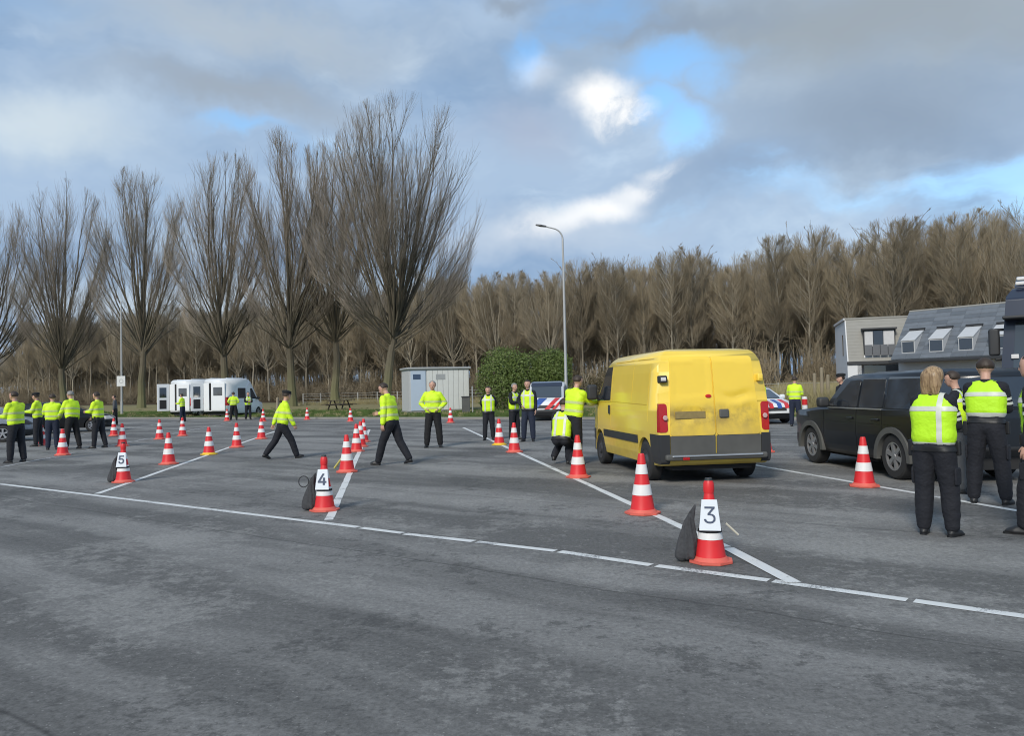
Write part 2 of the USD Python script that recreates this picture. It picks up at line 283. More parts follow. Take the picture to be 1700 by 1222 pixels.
def stripe(p, q, w, m=None, z=0.004):
    p, q = np.array(p[:2]), np.array(q[:2]); d = (q - p) / np.linalg.norm(q - p); nn = np.array([-d[1], d[0]]) * w / 2
    L = np.linalg.norm(q - p); k = max(2, int(L / 0.35)); t = np.linspace(0, 1, k)
    jl = np.array([[rl.uniform(-.006, .006), rl.uniform(-.006, .006)] for _ in t])
    a = p + (q - p) * t[:, None]; l = a + nn * (1 + jl[:, :1] / w * 2); r = a - nn * (1 + jl[:, 1:] / w * 2)
    v = np.vstack([np.column_stack([l, np.full(k, z)]), np.column_stack([r, np.full(k, z)])])
    f = np.array([[i + k, i + 1 + k, i + 1, i] for i in range(k - 1)])
    obj('road_marking', (v, f), m or M_line, smooth=False, kind='structure')
# the broken white line across the front of the bays
fl_pts = [(-330, 764), (595, 876), (600, 877.2), (669, 886), (672, 887), (786, 899.5), (792, 900.5), (922, 915.5), (929, 916.5), (1081, 939), (1090, 940.2), (1276, 964.5), (1284, 965.6), (1506, 997), (1518, 998.6), (2100, 1080)]
for a, b in zip(fl_pts[::2], fl_pts[1::2]): stripe(ground(*a), ground(*b), 0.105)
BAY = np.array([640 - CX, FPX]) / np.hypot(640 - CX, FPX)              # direction of the bay lines
def bay_line(px, py, length, w=0.11, m=None, start=0.0):
    p = ground(px, py)[:2]; stripe(p + BAY * start, p + BAY * length, w, m)
for a, b in (((1318, 969), (1208, 911)),): stripe(ground(*a), ground(*b), 0.12, z=0.008)
bay_line(1205, 909, 26.0); bay_line(545, 866, 24.0, start=0.1); bay_line(158, 821.5, 21.0, start=.1)
bay_line(-66, 789, 14.0, m=M_line_old); bay_line(-66, 789, 30.0, m=M_line_old, start=15.5)
_p = ground(-66, 789)[:2] - FL_DIR * 6.0; stripe(_p, _p + BAY * 30, .11, M_line_old)
stripe(ground(1250, 772), ground(1760, 861), 0.11)
# ---------------------------------------------------------------- trees
def bark(name, a, b, moss=None):
    N = {'tc': ('texture_coordinate', {}), 'mp': ('mapping', {'scale': (1.0, 1.0, 0.25)}), 'n': ('noise_texture', {'scale': 6.0, 'detail': 6.0, 'roughness': 0.7}), 'm': ('mix', {'color1': a, 'color2': b}),
         'oi': ('object_info', {}), 'v': ('math', {'math_type': 'multiply_add', 'value2': 0.5, 'value3': 0.75}), 'vv': ('combine_xyz', {}), 'mv': ('mix', {'mix_type': 'multiply', 'fac': 1.0}),
         'p': ('principled_bsdf', {'roughness': 0.9, 'specular_ior_level': 0.15}), 'b': ('bump', {'strength': 0.6, 'distance': 0.04})}
    L = [('tc.object', 'mp.vector'), ('mp.vector', 'n.vector'), ('n.fac', 'm.fac'), ('oi.random', 'v.value1'), ('v.value', 'vv.x'), ('v.value', 'vv.y'), ('v.value', 'vv.z'), ('m.color', 'mv.color1'), ('vv.vector', 'mv.color2'),
         ('n.fac', 'b.height'), ('b.normal', 'p.normal')]
    last = 'mv.color'
    if moss:
        N['xz'] = ('separate_xyz', {}); N['r'] = ('map_range', {'range_type': 'smoothstep', 'from_min': moss[1], 'from_max': 0.3, 'to_min': 0.0, 'to_max': 0.85, 'clamp': True}); N['mm'] = ('mix', {'color2': moss[0]})
        L += [('tc.object', 'xz.vector'), ('xz.z', 'r.value'), ('r.result', 'mm.fac'), ('mv.color', 'mm.color1')]; last = 'mm.color'
    L.append((last, 'p.base_color'))
    return usdkit.material(stage, '/World/Looks/' + name, N, L, surface='p.BSDF')
M_bark = bark('poplar_bark', (0.07, 0.060, 0.044), (0.16, 0.138, 0.10), ((0.15, 0.15, 0.075), 5.5))
M_twig = bark('poplar_twigs', (0.20, 0.168, 0.135), (0.31, 0.265, 0.215))
M_fbark = bark('wood_bark', (0.18, 0.155, 0.115), (0.40, 0.36, 0.28)); M_fbark2 = bark('pale_bark', (0.15, 0.13, 0.098), (0.32, 0.285, 0.22))
M_ftwig = bark('wood_twigs', (0.205, 0.165, 0.108), (0.35, 0.288, 0.195)); M_ftwig2 = bark('wood_twigs_dark', (0.18, 0.147, 0.10), (0.305, 0.255, 0.178))

def nrm(a): return a / (np.linalg.norm(a, axis=-1, keepdims=True) + 1e-9)
def bez(P0, P1, P2, k):
    t = np.linspace(0, 1, k)[None, :, None]
    return (1 - t) ** 2 * P0[:, None] + 2 * t * (1 - t) * P1[:, None] + t ** 2 * P2[:, None]
def make_tree(seed, H, rad, clear, nl, ns, nt, r0=0.42, zmid=.58, spread=0.6, up=0.35, twig=(0.9, 1.9), tr=0.014, lean=0.0, amax=2.2, excurrent=False, lobes=False, lb=.016, crook=.05, twang=.5):
    """trunk and limbs as one mesh, the twigs of the crown as another"""
    g = np.random.default_rng(seed)
    zm = zmid * H
    def inside(p):
        z = p[..., 2]; r2 = (p[..., 0] - lean * z / H) ** 2 + p[..., 1] ** 2
        lob = 1 + 0.10 * np.sin(3 * np.arctan2(p[..., 1], p[..., 0]) + seed) + 0.06 * np.sin(7 * np.arctan2(p[..., 1], p[..., 0]) + 2 * seed)
        R = rad * lob
        upv = (r2 / R ** 2) ** 1.25 + np.abs((z - zm) / (H - zm)) ** 2.5
        lowR = R * (0.10 + 0.90 * np.clip((z - clear * .6) / (zm - clear * .6), 0, 1) ** 0.5)
        return np.where(z > zm, upv, r2 / lowR ** 2 + 0 * z) < 1.0
    k = 12; t = np.linspace(0, 1, k)
    wob = np.cumsum(g.normal(0, .10, (k, 2)), 0) * (H / 28); wob -= wob[0]
    trunk = np.column_stack([wob[:, 0] + lean * t, wob[:, 1], t * H * (.62 if lobes and not excurrent else .86)])
    trr = r0 * (1 - t) ** 0.85 + 0.02; trr[0] *= 1.25
    wood = [tubes(trunk[None], trr[None], 9)]
    at = lambda z: np.column_stack([np.interp(z, trunk[:, 2], trunk[:, 0]), np.interp(z, trunk[:, 2], trunk[:, 1]), z])
    # limbs
    a = (((g.permutation(nl) + .5) / nl) ** 0.58 + g.normal(0, .02, nl)).clip(0.02, 1) * amax
    phi = np.arange(nl) * 2.39996 + g.normal(0, .3, nl)
    tip = np.column_stack([np.sin(np.minimum(a, 1.5)) * np.cos(phi), np.sin(np.minimum(a, 1.5)) * np.sin(phi), np.zeros(nl)]) * rad * .94
    tip[:, 0] += lean * .6
    tip[:, 2] = zm + (H - zm) * np.sign(np.cos(a)) * np.abs(np.cos(a)) ** .72 * .97
    za = clear + (np.maximum(tip[:, 2] - clear, 1.5)) * g.uniform(.02, .38, nl) ** 1.2 * np.where(a < .8, 1.0, .7)
    if excurrent:                                          # one straight stem with short ascending branches all the way up
        za = np.sort(g.uniform(clear, H * .86, nl)); f_ = (za - clear) / (H - clear)
        Rz = rad * np.clip(.40 + 1.2 * f_, 0, 1) * np.sqrt(np.clip(1.02 - f_ ** 4, .05, 1)) * g.uniform(.5, 1.12, nl)
        tip = np.column_stack([np.cos(phi) * Rz, np.sin(phi) * Rz, np.minimum(za + Rz * g.uniform(.9, 2.4, nl), H * g.uniform(.95, 1.0, nl))])
    if not excurrent and lobes:
        c_ = g.uniform(0, 2 * np.pi, 5); w_ = g.uniform(.82, 1.03, 5); w_[0] = 1.03
        near = np.argmin(np.abs(np.angle(np.exp(1j * (phi[:, None] - c_[None])))) - .9 * (np.arange(5) == 0)[None] * (a[:, None] < .55), axis=1)
        fac = w_[near] * g.uniform(.94, 1.02, nl); tip[:, 2] = clear + (tip[:, 2] - clear) * fac; tip[:, :2] *= (g.uniform(.82, 1.04, nl) * (.5 + .5 * fac))[:, None]
        keep_ = g.random(nl) > .10; tip, za, a, phi = tip[keep_], za[keep_], a[keep_], phi[keep_]; nl = len(tip)
    P0 = at(za); d = tip - P0
    P1 = P0 + d * np.array([spread, spread, up]) + g.normal(0, .35, (nl, 3))
    limb = bez(P0, P1, tip, 9) + np.cumsum(g.normal(0, crook, (nl, 9, 3)), 1) * np.linspace(0, 1, 9)[None, :, None]
    ll = np.linalg.norm(d, axis=1)
    lr = (0.0052 * ll + lb)[:, None] * (1 - np.linspace(0, 1, 9)) ** 0.8 + 0.012
    wood.append(tubes(limb, lr, 5))
    def grow(parent, m, lo, hi, ang, lift, kk, s0=.12):
        n, kp, _ = parent.shape
        s = g.uniform(s0, 0.98, (n, m)); i = s * (kp - 1); i0 = np.minimum(i.astype(int), kp - 2); fr = (i - i0)[..., None]
        idx = np.arange(n)[:, None]
        b = parent[idx, i0] * (1 - fr) + parent[idx, i0 + 1] * fr; tg = nrm(parent[idx, i0 + 1] - parent[idx, i0])
        b, tg = b.reshape(-1, 3), tg.reshape(-1, 3)
        rnd = nrm(g.normal(0, 1, b.shape)); rnd -= tg * (rnd * tg).sum(1, keepdims=True)
        out = b * np.array([1, 1, 0]); out = out / (np.linalg.norm(out, axis=1, keepdims=True) + .5)
        dr = nrm(tg + ang * rnd + 0.16 * out + np.array([0, 0, lift]))
        L = g.uniform(lo, hi, len(b)); ok = np.zeros(len(b), bool); best = np.full(len(b), .12)
        for f in (1.0, .8, .62, .46, .32, .2):
            ins = inside(b + dr * (L * f)[:, None] + np.array([0, 0, .12]) * (L * f)[:, None]); new = ins & ~ok; best[new] = f; ok |= ins
        L = L * best
        e = b + dr * L[:, None] + np.array([0, 0, .18]) * L[:, None]
        c = (b + e) / 2 + rnd * (L * .10)[:, None] - np.array([0, 0, .05]) * L[:, None]
        keep = L > lo * .25
        return bez(b, c, e, kk)[keep], L[keep]
    trunk_l = np.repeat(trunk[None], 1, 0)
    # upper trunk carries branches as well
    tt = trunk[k // 3:][None]
    sec0, L0 = grow(tt, ns, 1.5, H * .18, .75, .4, 5)
    sec, L1 = grow(limb, ns, H * .05, H * .17, .50, .28, 5, .34)
    sec = np.concatenate([sec0, sec]); L1 = np.concatenate([L0, L1])
    sr = (0.0052 * L1 + 0.009)[:, None] * (1 - np.linspace(0, .85, 5))
    wood.append(tubes(sec, sr, 3))
    tw, L2 = grow(sec, nt, twig[0], twig[1], twang, .30, 3, .15)
    tw2, L3 = grow(limb[:, 3:], ns * 2, twig[0], twig[1] * 1.2, twang + .1, .30, 3, .05)
    tw = np.concatenate([tw, tw2])
    trd = np.full((len(tw), 3), 1.0) * np.array([1, .8, .45]) * tr * g.uniform(.75, 1.3, (len(tw), 1))
    return join(wood), tubes(tw, trd, 3)
# the row of big poplars along the grass verge: (photo x, distance, height, crown radius, clear trunk, seed, limbs, label)
POPLARS = [(637, 70.0, 29.2, 7.6, 4.8, 11, 72, 2.5, 'tallest and broadest bare poplar, its rounded crown standing right of the row'),
           (556, 79.5, 27.6, 5.0, 6.0, 12, 40, .2, 'slim bare poplar half hidden between the broadest poplar and its neighbour'),
           (485, 76.0, 27.6, 5.6, 5.2, 13, 44, -.2, 'bare poplar with a mossy trunk left of the picnic table'),
           (370, 81.3, 27.4, 5.2, 5.0, 14, 42, .3, 'bare upright poplar rising behind the white vans'),
           (235, 88.5, 28.2, 5.5, 5.5, 15, 40, -.5, 'bare narrow poplar with a gap in its crown behind the post with a square sign'),
           (107, 96.8, 29.2, 5.6, 4.5, 16, 42, 0., 'bare poplar rising behind the group of officers on the left'),
           (-22, 104.0, 29.5, 6.4, 4.5, 17, 42, 0., 'bare poplar cut by the left edge of the photo')]
for px, d, H, rad, clear, seed, nl, lean, lab in POPLARS:
    p = at_depth(px, horizon(px), d); z = gz(p[0], p[1])
    wood, twigs = make_tree(seed, H, rad * 1.12, clear, int(nl * 1.15), 13, 11, r0=.42, lean=lean, tr=0.0092, up=.45, spread=.60, zmid=.58, amax=2.0, lobes=True, crook=.17, twang=.58, lb=.022, twig=(.9, 2.2))
    t = thing('poplar_tree', lab, 'tree', (p[0], p[1], z - .1), seed * 37)
    obj('trunk', wood, M_bark, t, smooth=False); obj('crown', twigs, M_twig, t, smooth=False)

# the wood behind: tall slender trees in loose rows parallel to the kerb
gF = random.Random(77)
protos = []
KIND = [('bare slender brown tree of the wood behind the car park', M_fbark, M_ftwig), ('bare grey-barked tree of the wood with a rounded brown crown', M_fbark2, M_ftwig2)]
specs = [(21, 19.0, 3.4, 4.0, 40, .15), (22, 19.4, 3.0, 5.0, 36, .14), (23, 18.8, 4.0, 5.0, 34, .15), (24, 19.6, 3.3, 6.0, 36, .16), (25, 18.8, 3.0, 3.5, 38, .13), (26, 19.2, 4.4, 5.0, 32, .16)]
slots = []
def wood_edge(x): return 108 - .6 * x
for row in range(5):
    x = -112.0 - gF.uniform(0, 3)
    while x < 88:
        x += gF.uniform(2.6, 4.6)
        y = wood_edge(x) + row * 5.5 + gF.uniform(-2.2, 2.2)
        if abs(x) / y > .80: continue
        slots.append((x, y, row))
gF.shuffle(slots)
slots.sort(key=lambda s: s[2])
slots = slots[:262]
M_alt = [M_ftwig, M_ftwig2]
for n_, (x, y, row) in enumerate(slots):
    kind = n_ % 6; z = gz(x, y) - .1; yaw = gF.uniform(0, 360)
    px = CX + FPX * x / y
    prof = np.interp(px, [-200, 0, 420, 560, 760, 900, 1000, 1120, 1190, 1215, 1290, 1390, 1430, 1480, 1560, 1800], [1.08, .99, .93, .95, .98, .92, .93, .96, .95, .86, 1.0, .97, .90, .98, 1.02, 1.0])
    sc = prof * gF.uniform(.93, 1.06) * (1 + .012 * row)
    if kind >= len(protos):
        sd, H, rad, clear, nl, r0 = specs[kind]; lab, mb, mt = KIND[kind % 2]
        wood, twigs = make_tree(sd, H, rad, clear, nl, 9, 9, r0=r0, zmid=.66, spread=.62, up=.38, twig=(.5, 1.5), tr=0.0115, excurrent=kind not in (2, 5), lobes=True, lb=.006, crook=.13, twang=1.0)
        t = thing('woodland_tree', lab, 'tree', (x, y, z), yaw, group='bare trees of the wood' if kind % 2 == 0 else 'grey-barked trees of the wood')
        UsdGeom.Xformable(t).AddScaleOp().Set(Gf.Vec3f(sc, sc, sc))
        obj('trunk', wood, mb, t, smooth=False); obj('crown', twigs, mt, t, smooth=False); protos.append(t)
    else:
        dup(protos[kind], (x, y, z), yaw, scale=(sc * gF.uniform(.9, 1.15), sc * gF.uniform(.9, 1.15), sc))

# undergrowth and the depth of the wood: uncountable, so stuff
def instancer(name, label, meshes, pts, yaws, scales, kinds, **kw):
    pi = UsdGeom.PointInstancer.Define(stage, path_for(name, None))
    paths = []
    for i, (nm, ms) in enumerate(meshes):
        x = UsdGeom.Xform.Define(stage, f'{pi.GetPath()}/{nm}')
        for j, (m_, mt_) in enumerate(ms): usdkit.mesh(stage, f'{x.GetPath()}/{"stem" if j == 0 else "leaf"}', m_, mt_, smooth=False)
        paths.append(x.GetPath())
    pi.CreatePrototypesRel().SetTargets(paths)
    pi.CreateProtoIndicesAttr(Vt.IntArray(list(map(int, kinds)))); pi.CreatePositionsAttr(Vt.Vec3fArray.FromNumpy(np.asarray(pts, np.float32)))
    h = np.radians(np.asarray(yaws)) / 2
    pi.CreateOrientationsAttr(Vt.QuathArray([Gf.Quath(float(math.cos(a)), 0, 0, float(math.sin(a))) for a in h])); pi.CreateScalesAttr(Vt.Vec3fArray.FromNumpy(np.asarray(scales, np.float32)))
    data(pi.GetPrim(), label, kind='stuff', **kw); return pi
def bush(seed, h, n, rr):
    g = np.random.default_rng(seed)
    b = np.column_stack([g.normal(0, rr * .3, n), g.normal(0, rr * .3, n), np.zeros(n)]); ph = g.uniform(0, 6.28, n); L = h * g.uniform(.4, 1, n)
    e = b + np.column_stack([np.cos(ph) * rr * g.uniform(0, 1, n), np.sin(ph) * rr * g.uniform(0, 1, n), L]); c = (b + e) / 2 + g.normal(0, .15, (n, 3))
    S = bez(b, c, e, 5); m = 7
    s = g.integers(1, 5, (n, m)); bb = S[np.arange(n)[:, None], s].reshape(-1, 3); ee = bb + nrm(g.normal(0, 1, bb.shape) + [0, 0, .7]) * g.uniform(.3, .9, (len(bb), 1)) * h * .28
    return join([tubes(S, np.full((n, 5), 1.) * np.array([.02, .017, .014, .012, .008]), 3), tubes(bez(bb, (bb + ee) / 2 + g.normal(0, .04, bb.shape), ee, 3), np.full((len(bb), 3), .011), 3)])
pts, kd, sc = [], [], []
for _ in range(1150):
    x = gF.uniform(-135, 95); y = wood_edge(x) + gF.uniform(-3.5, 40)
    if abs(x) / y > .85: continue
    pts.append((x, y, gz(x, y) - .05)); kd.append(gF.randrange(3)); s = gF.uniform(.6, 1.35); sc.append((s * 1.25, s * 1.25, s))
instancer('undergrowth', 'brown leafless undergrowth between the trunks of the wood', [('bush', [(bush(1, 3.2, 46, 1.4), M_ftwig2)]), ('tall_bush', [(bush(2, 5.0, 46, 1.6), M_ftwig)]), ('low_bush', [(bush(3, 2.2, 60, 1.5), M_ftwig2)])], pts, [gF.uniform(0, 360) for _ in pts], sc, kd)
def pole_tree(seed, H):
    g = np.random.default_rng(seed); w, t = make_tree(seed, H, 2.7, 6.0, 20, 6, 6, r0=.17, zmid=.62, tr=.019, twig=(.6, 1.6), excurrent=True, twang=.9, lb=.008); return w, t
pts, kd, sc = [], [], []
for _ in range(900):
    x = gF.uniform(-190, 125); y = wood_edge(x) + gF.uniform(24, 85)
    if abs(x) / y > .85: continue
    pts.append((x, y, gz(x, y) - .1)); kd.append(gF.randrange(2)); s = gF.uniform(.86, 1.1) ; sc.append((s, s, s * .95))
instancer('distant_wood', 'depth of the bare brown wood seen between the nearer trees', [('thin_tree', [(pole_tree(31, 18)[0], M_fbark), (pole_tree(31, 18)[1], M_ftwig)]), ('other_tree', [(pole_tree(32, 17)[0], M_fbark), (pole_tree(32, 17)[1], M_ftwig2)])], pts, [gF.uniform(0, 360) for _ in pts], sc, kd)
# ---------------------------------------------------------------- vehicles
def paint(name, col, dirt=0.25, dirtcol=(0.16, 0.13, 0.09), top=0.9, rough=0.32, coat=0.6, extra=0.0, metal=0.0, smear=None):
    """car paint that gets dirtier towards the ground, with smears"""
    N = {'tc': ('texture_coordinate', {}), 'xz': ('separate_xyz', {}), 'n': ('noise_texture', {'scale': 2.3, 'detail': 6.0, 'roughness': 0.65}), 'n2': ('noise_texture', {'scale': 18.0, 'detail': 5.0, 'roughness': 0.7}),
         'h': ('map_range', {'range_type': 'smoothstep', 'from_min': top, 'from_max': 0.3, 'to_min': 0.12 + extra, 'to_max': 1.0, 'clamp': True}), 'm1': ('math', {'math_type': 'multiply'}), 'r': ('map_range', {'from_min': 0.12, 'from_max': 0.75, 'to_min': 0, 'to_max': 1, 'clamp': True}),
         'm2': ('math', {'math_type': 'multiply', 'value2': dirt * 2.2, 'use_clamp': True}), 'mx': ('mix', {'color1': col, 'color2': dirtcol}), 'v': ('mix', {'color1': tuple(c * .93 for c in col), 'color2': tuple(min(1, c * 1.05) for c in col)}),
         'rr': ('map_range', {'from_min': 0, 'from_max': 1, 'to_min': rough, 'to_max': 0.8, 'clamp': True}), 'p': ('principled_bsdf', {'coat_weight': coat, 'coat_roughness': 0.12, 'metallic': metal})}
    L = [('tc.object', 'xz.vector'), ('xz.z', 'h.value'), ('tc.object', 'n.vector'), ('tc.object', 'n2.vector'), ('n.fac', 'v.fac'), ('v.color', 'mx.color1'), ('n.fac', 'm1.value1'), ('h.result', 'm1.value2'), ('m1.value', 'r.value'),
         ('r.result', 'm2.value1'), ('m2.value', 'mx.fac'), ('mx.color', 'p.base_color'), ('m2.value', 'rr.value'), ('rr.result', 'p.roughness')]
    if smear:                                              # a wiped band of dirt across the doors
        N.update({'sa': ('math', {'math_type': 'subtract', 'value2': smear}), 'sb': ('math', {'math_type': 'absolute'}), 'sc': ('map_range', {'range_type': 'smoothstep', 'from_min': 0.26, 'from_max': 0.0, 'clamp': True}), 'sn': ('map_range', {'range_type': 'smoothstep', 'from_min': 0.36, 'from_max': 0.62, 'to_min': 0.1, 'to_max': .75, 'clamp': True}),
                  'sm': ('math', {'math_type': 'multiply'}), 'mx2': ('mix', {'color2': (0.20, 0.135, 0.05)})})
        L.remove(('mx.color', 'p.base_color'))
        L += [('xz.z', 'sa.value1'), ('sa.value', 'sb.value1'), ('sb.value', 'sc.value'), ('n.fac', 'sn.value'), ('sc.result', 'sm.value1'), ('sn.result', 'sm.value2'), ('sm.value', 'mx2.fac'), ('mx.color', 'mx2.color1'), ('mx2.color', 'p.base_color')]
    return usdkit.material(stage, '/World/Looks/' + name, N, L, surface='p.BSDF')
M_yel = paint('yellow_paint', (0.88, 0.625, 0.075), dirt=.26, dirtcol=(.27, .19, .07), top=1.3)
M_yel2 = paint('yellow_door_paint', (0.88, 0.61, 0.06), dirt=.46, dirtcol=(.27, .185, .07), top=1.75, smear=1.12)
M_white = paint('white_paint', (0.74, 0.75, 0.75), dirt=.15)
M_black = paint('black_paint', (0.006, 0.0065, 0.008), dirt=.03, dirtcol=(.04, .038, .034), rough=.3, coat=.3)
M_navy = paint('navy_paint', (0.012, 0.017, 0.035), dirt=.1, rough=.25)
M_silver = paint('silver_paint', (0.30, 0.33, 0.37), dirt=.15, metal=.5)
M_plast = mat('black_plastic', (0.028, 0.029, 0.031), .6, var=.2); M_gplast = mat('grey_cladding', (0.085, 0.085, 0.08), .7, var=.3, scale=3)
M_rub = mat('tyre_rubber', (0.022, 0.022, 0.023), .85, var=.25); M_alloy = mat('alloy', (0.42, 0.42, 0.43), .35, metal=.7, var=.1); M_steel = mat('dark_steel', (0.07, 0.07, 0.075), .5, metal=.5)
M_glass = mat('dark_glass', (0.016, 0.019, 0.024), .04, var=.0, coat=1.0, spec=1.0)
M_skyglass = mat('windscreen_glass', (0.02, 0.025, 0.03), .05, var=0, coat=1.0, spec=.9)
M_red = mat('red_lens', (0.42, 0.012, 0.012), .2, var=.15, coat=.6, scale=30); M_clear = mat('clear_lens', (0.62, 0.60, 0.58), .2, coat=.5, var=.1); M_lampglass = mat('pink_lens', (0.55, 0.36, 0.35), .25, coat=.5, var=.1); M_orange = mat('orange_lens', (0.7, 0.2, 0.02), .25)
M_chrome = mat('bright_trim', (0.6, 0.6, 0.6), .3, metal=.8); M_interior = mat('dark_interior', (0.02, 0.02, 0.021), .9)
M_redf = mat('red_film', (0.55, 0.02, 0.02), .4, var=.05); M_bluef = mat('blue_film', (0.03, 0.08, 0.30), .4, var=.05); M_whitef = mat('white_film', (0.75, 0.75, 0.73), .5, var=.05)
M_dirtyplate = mat('dirty_plate', (0.24, 0.18, 0.07), .8, var=.35, scale=14)

ROTX = np.array([[1, 0, 0, 0], [0, 0, -1, 0], [0, 1, 0, 0]], float)
CYC = np.array([[0, 0, 1, 0], [1, 0, 0, 0], [0, 1, 0, 0]], float)
def rpoly(pts, r):
    p = Polygon(pts)
    if r: p = p.buffer(-r, quad_segs=5).buffer(r, quad_segs=5).buffer(r, quad_segs=5).buffer(-r, quad_segs=5)
    from shapely.geometry.polygon import orient
    return [list(map(list, orient(p, 1.0).exterior.coords))[:-1]]
def ex_side(pts, w, r=0.0): return Manifold.extrude(CrossSection(rpoly(pts, r)), w).transform(ROTX).translate((0, w / 2, 0))      # (x,z) swept across y
def ex_front(pts, x0, x1, r=0.0): return Manifold.extrude(CrossSection(rpoly(pts, r)), x1 - x0).transform(CYC).translate((x0, 0, 0))   # (y,z) swept along x
def ex_plan(pts, z0, z1, r=0.0): return Manifold.extrude(CrossSection(rpoly(pts, r)), z1 - z0).translate((0, 0, z0))
def sym(half): return [(y, z) for y, z in half] + [(-y, z) for y, z in reversed(half)]

def wheel(parent, x, y, r, w, spokes=0, rimmat=None, label=None):
    s = 1 if y > 0 else -1
    prof = [(r * .62, -w / 2), (r * .9, -w / 2), (r * .97, -w * .42), (r, -w * .3), (r, w * .3), (r * .97, w * .42), (r * .9, w / 2), (r * .62, w / 2)]
    ty = lathe(prof, 28).rotate((90, 0, 0)).translate((x, y, r))
    t = obj('wheel', ty, M_rub, parent)
    yo = y + s * w * .40
    if spokes:
        rim = Manifold.cylinder(.04, r * .64, r * .64, 28, True) - Manifold.cylinder(.1, r * .56, r * .56, 28, True)
        hub = Manifold.cylinder(.05, r * .14, r * .14, 16, True)
        sp = [Manifold.batch_hull([Manifold.cylinder(.035, r * .075, r * .075, 8, True).translate((r * .1, 0, 0)), Manifold.cylinder(.035, r * .10, r * .10, 8, True).translate((r * .55, 0, 0))]).rotate((0, 0, 360 * i / spokes + 17)) for i in range(spokes)]
        rim = Manifold.batch_boolean([rim, hub] + sp, m3.OpType.Add).rotate((90, 0, 0)).translate((x, yo, r))
        obj('rim', rim, rimmat or M_alloy, t)
        obj('brake_disc', Manifold.cylinder(.02, r * .55, r * .55, 20, True).rotate((90, 0, 0)).translate((x, yo - s * .07, r)), M_steel, t)
    else:
        rim = lathe([(0, -.02), (r * .64, -.02), (r * .64, .02), (r * .5, .0), (r * .35, .0), (r * .25, .03), (0, .03)], 24).rotate((90 if s < 0 else -90, 0, 0)).translate((x, yo, r))
        obj('rim', rim, rimmat or M_steel, t)
    return t

def shell(body, prism, off, axis):
    """a thin skin of the body inside the prism, standing proud of it (window glass, cladding, lamps, stripes)"""
    if axis == 'y': big = body.scale((1, 1 + off, 1))
    else: big = body.translate(tuple(off * a for a in axis))
    return (big ^ prism) - body.scale((.997, .99, .997)).translate((.006, 0, 0.002))
def sidewin(body, pts, s, r=.04, off=.007):
    return shell(body, ex_side(pts, 2.0, r).translate((0, s * 1.15, 0)), off, 'y')

def wheel_cut(body, wheels, r, w=0.34):
    for x, y in wheels:
        s = 1 if y > 0 else -1
        body = body - Manifold.cylinder(w + .4, r, r, 28, True).rotate((90, 0, 0)).translate((x, s * (abs(y) + .12), r * .86))
    return body
def grooves(full, lines, d=.012):
    """panel gaps: polylines in the side view cut into the skin; lines: (points, side)"""
    pr = []
    for pts, s in lines:
        for a, b in zip(pts, pts[1:]):
            a, b = np.array(a, float), np.array(b, float); n = np.array([-(b - a)[1], (b - a)[0]]) / np.linalg.norm(b - a) * .006
            pr.append(Manifold.extrude(CrossSection([[list(a + n), list(a - n), list(b - n), list(b + n)]], m3.FillRule.EvenOdd), 2.0).transform(ROTX).translate((0, 1.0 + s * 1.0, 0)))
    tool = Manifold.batch_boolean(pr, m3.OpType.Add) - full.scale((1, 1 - d / .95, 1))
    return full - tool

# ---- panel van, the yellow one: x forward from the rear bumper, y to the left
def van_body(L=4.9, top=2.25):
    side = ex_side([(0.07, .36), (0.05, .80), (0.10, 1.35), (0.19, 2.02), (0.30, top - .045), (0.55, top - .01), (1.6, top), (L - 2.1, top - .01), (L - 1.8, top - .05), (L - 1.52, top - .17), (L - .78, 1.37), (L - .55, 1.20), (L - .14, 1.02), (L - .02, .80), (L, .45), (L - .1, .27), (0.2, .30)], 2.2, .05)
    sec = ex_front(sym([(0.0, .25), (.93, .25), (.97, .45), (.985, .85), (.98, 1.2), (.955, 1.5), (.915, 1.85), (.885, top - .22), (.84, top - .11), (.76, top - .045), (.60, top - .01), (0, top + .012)][1:]), -.1, L + .1, .06)
    plan = ex_plan([(0.0, .90), (0.06, .965), (.2, .99), (L - .9, .99), (L - .35, .93), (L - .08, .62), (L, .2), (L, -.2), (L - .08, -.62), (L - .35, -.93), (L - .9, -.99), (.2, -.99), (.06, -.965), (0, -.9)], 0, 3, .05)
    return side ^ sec ^ plan
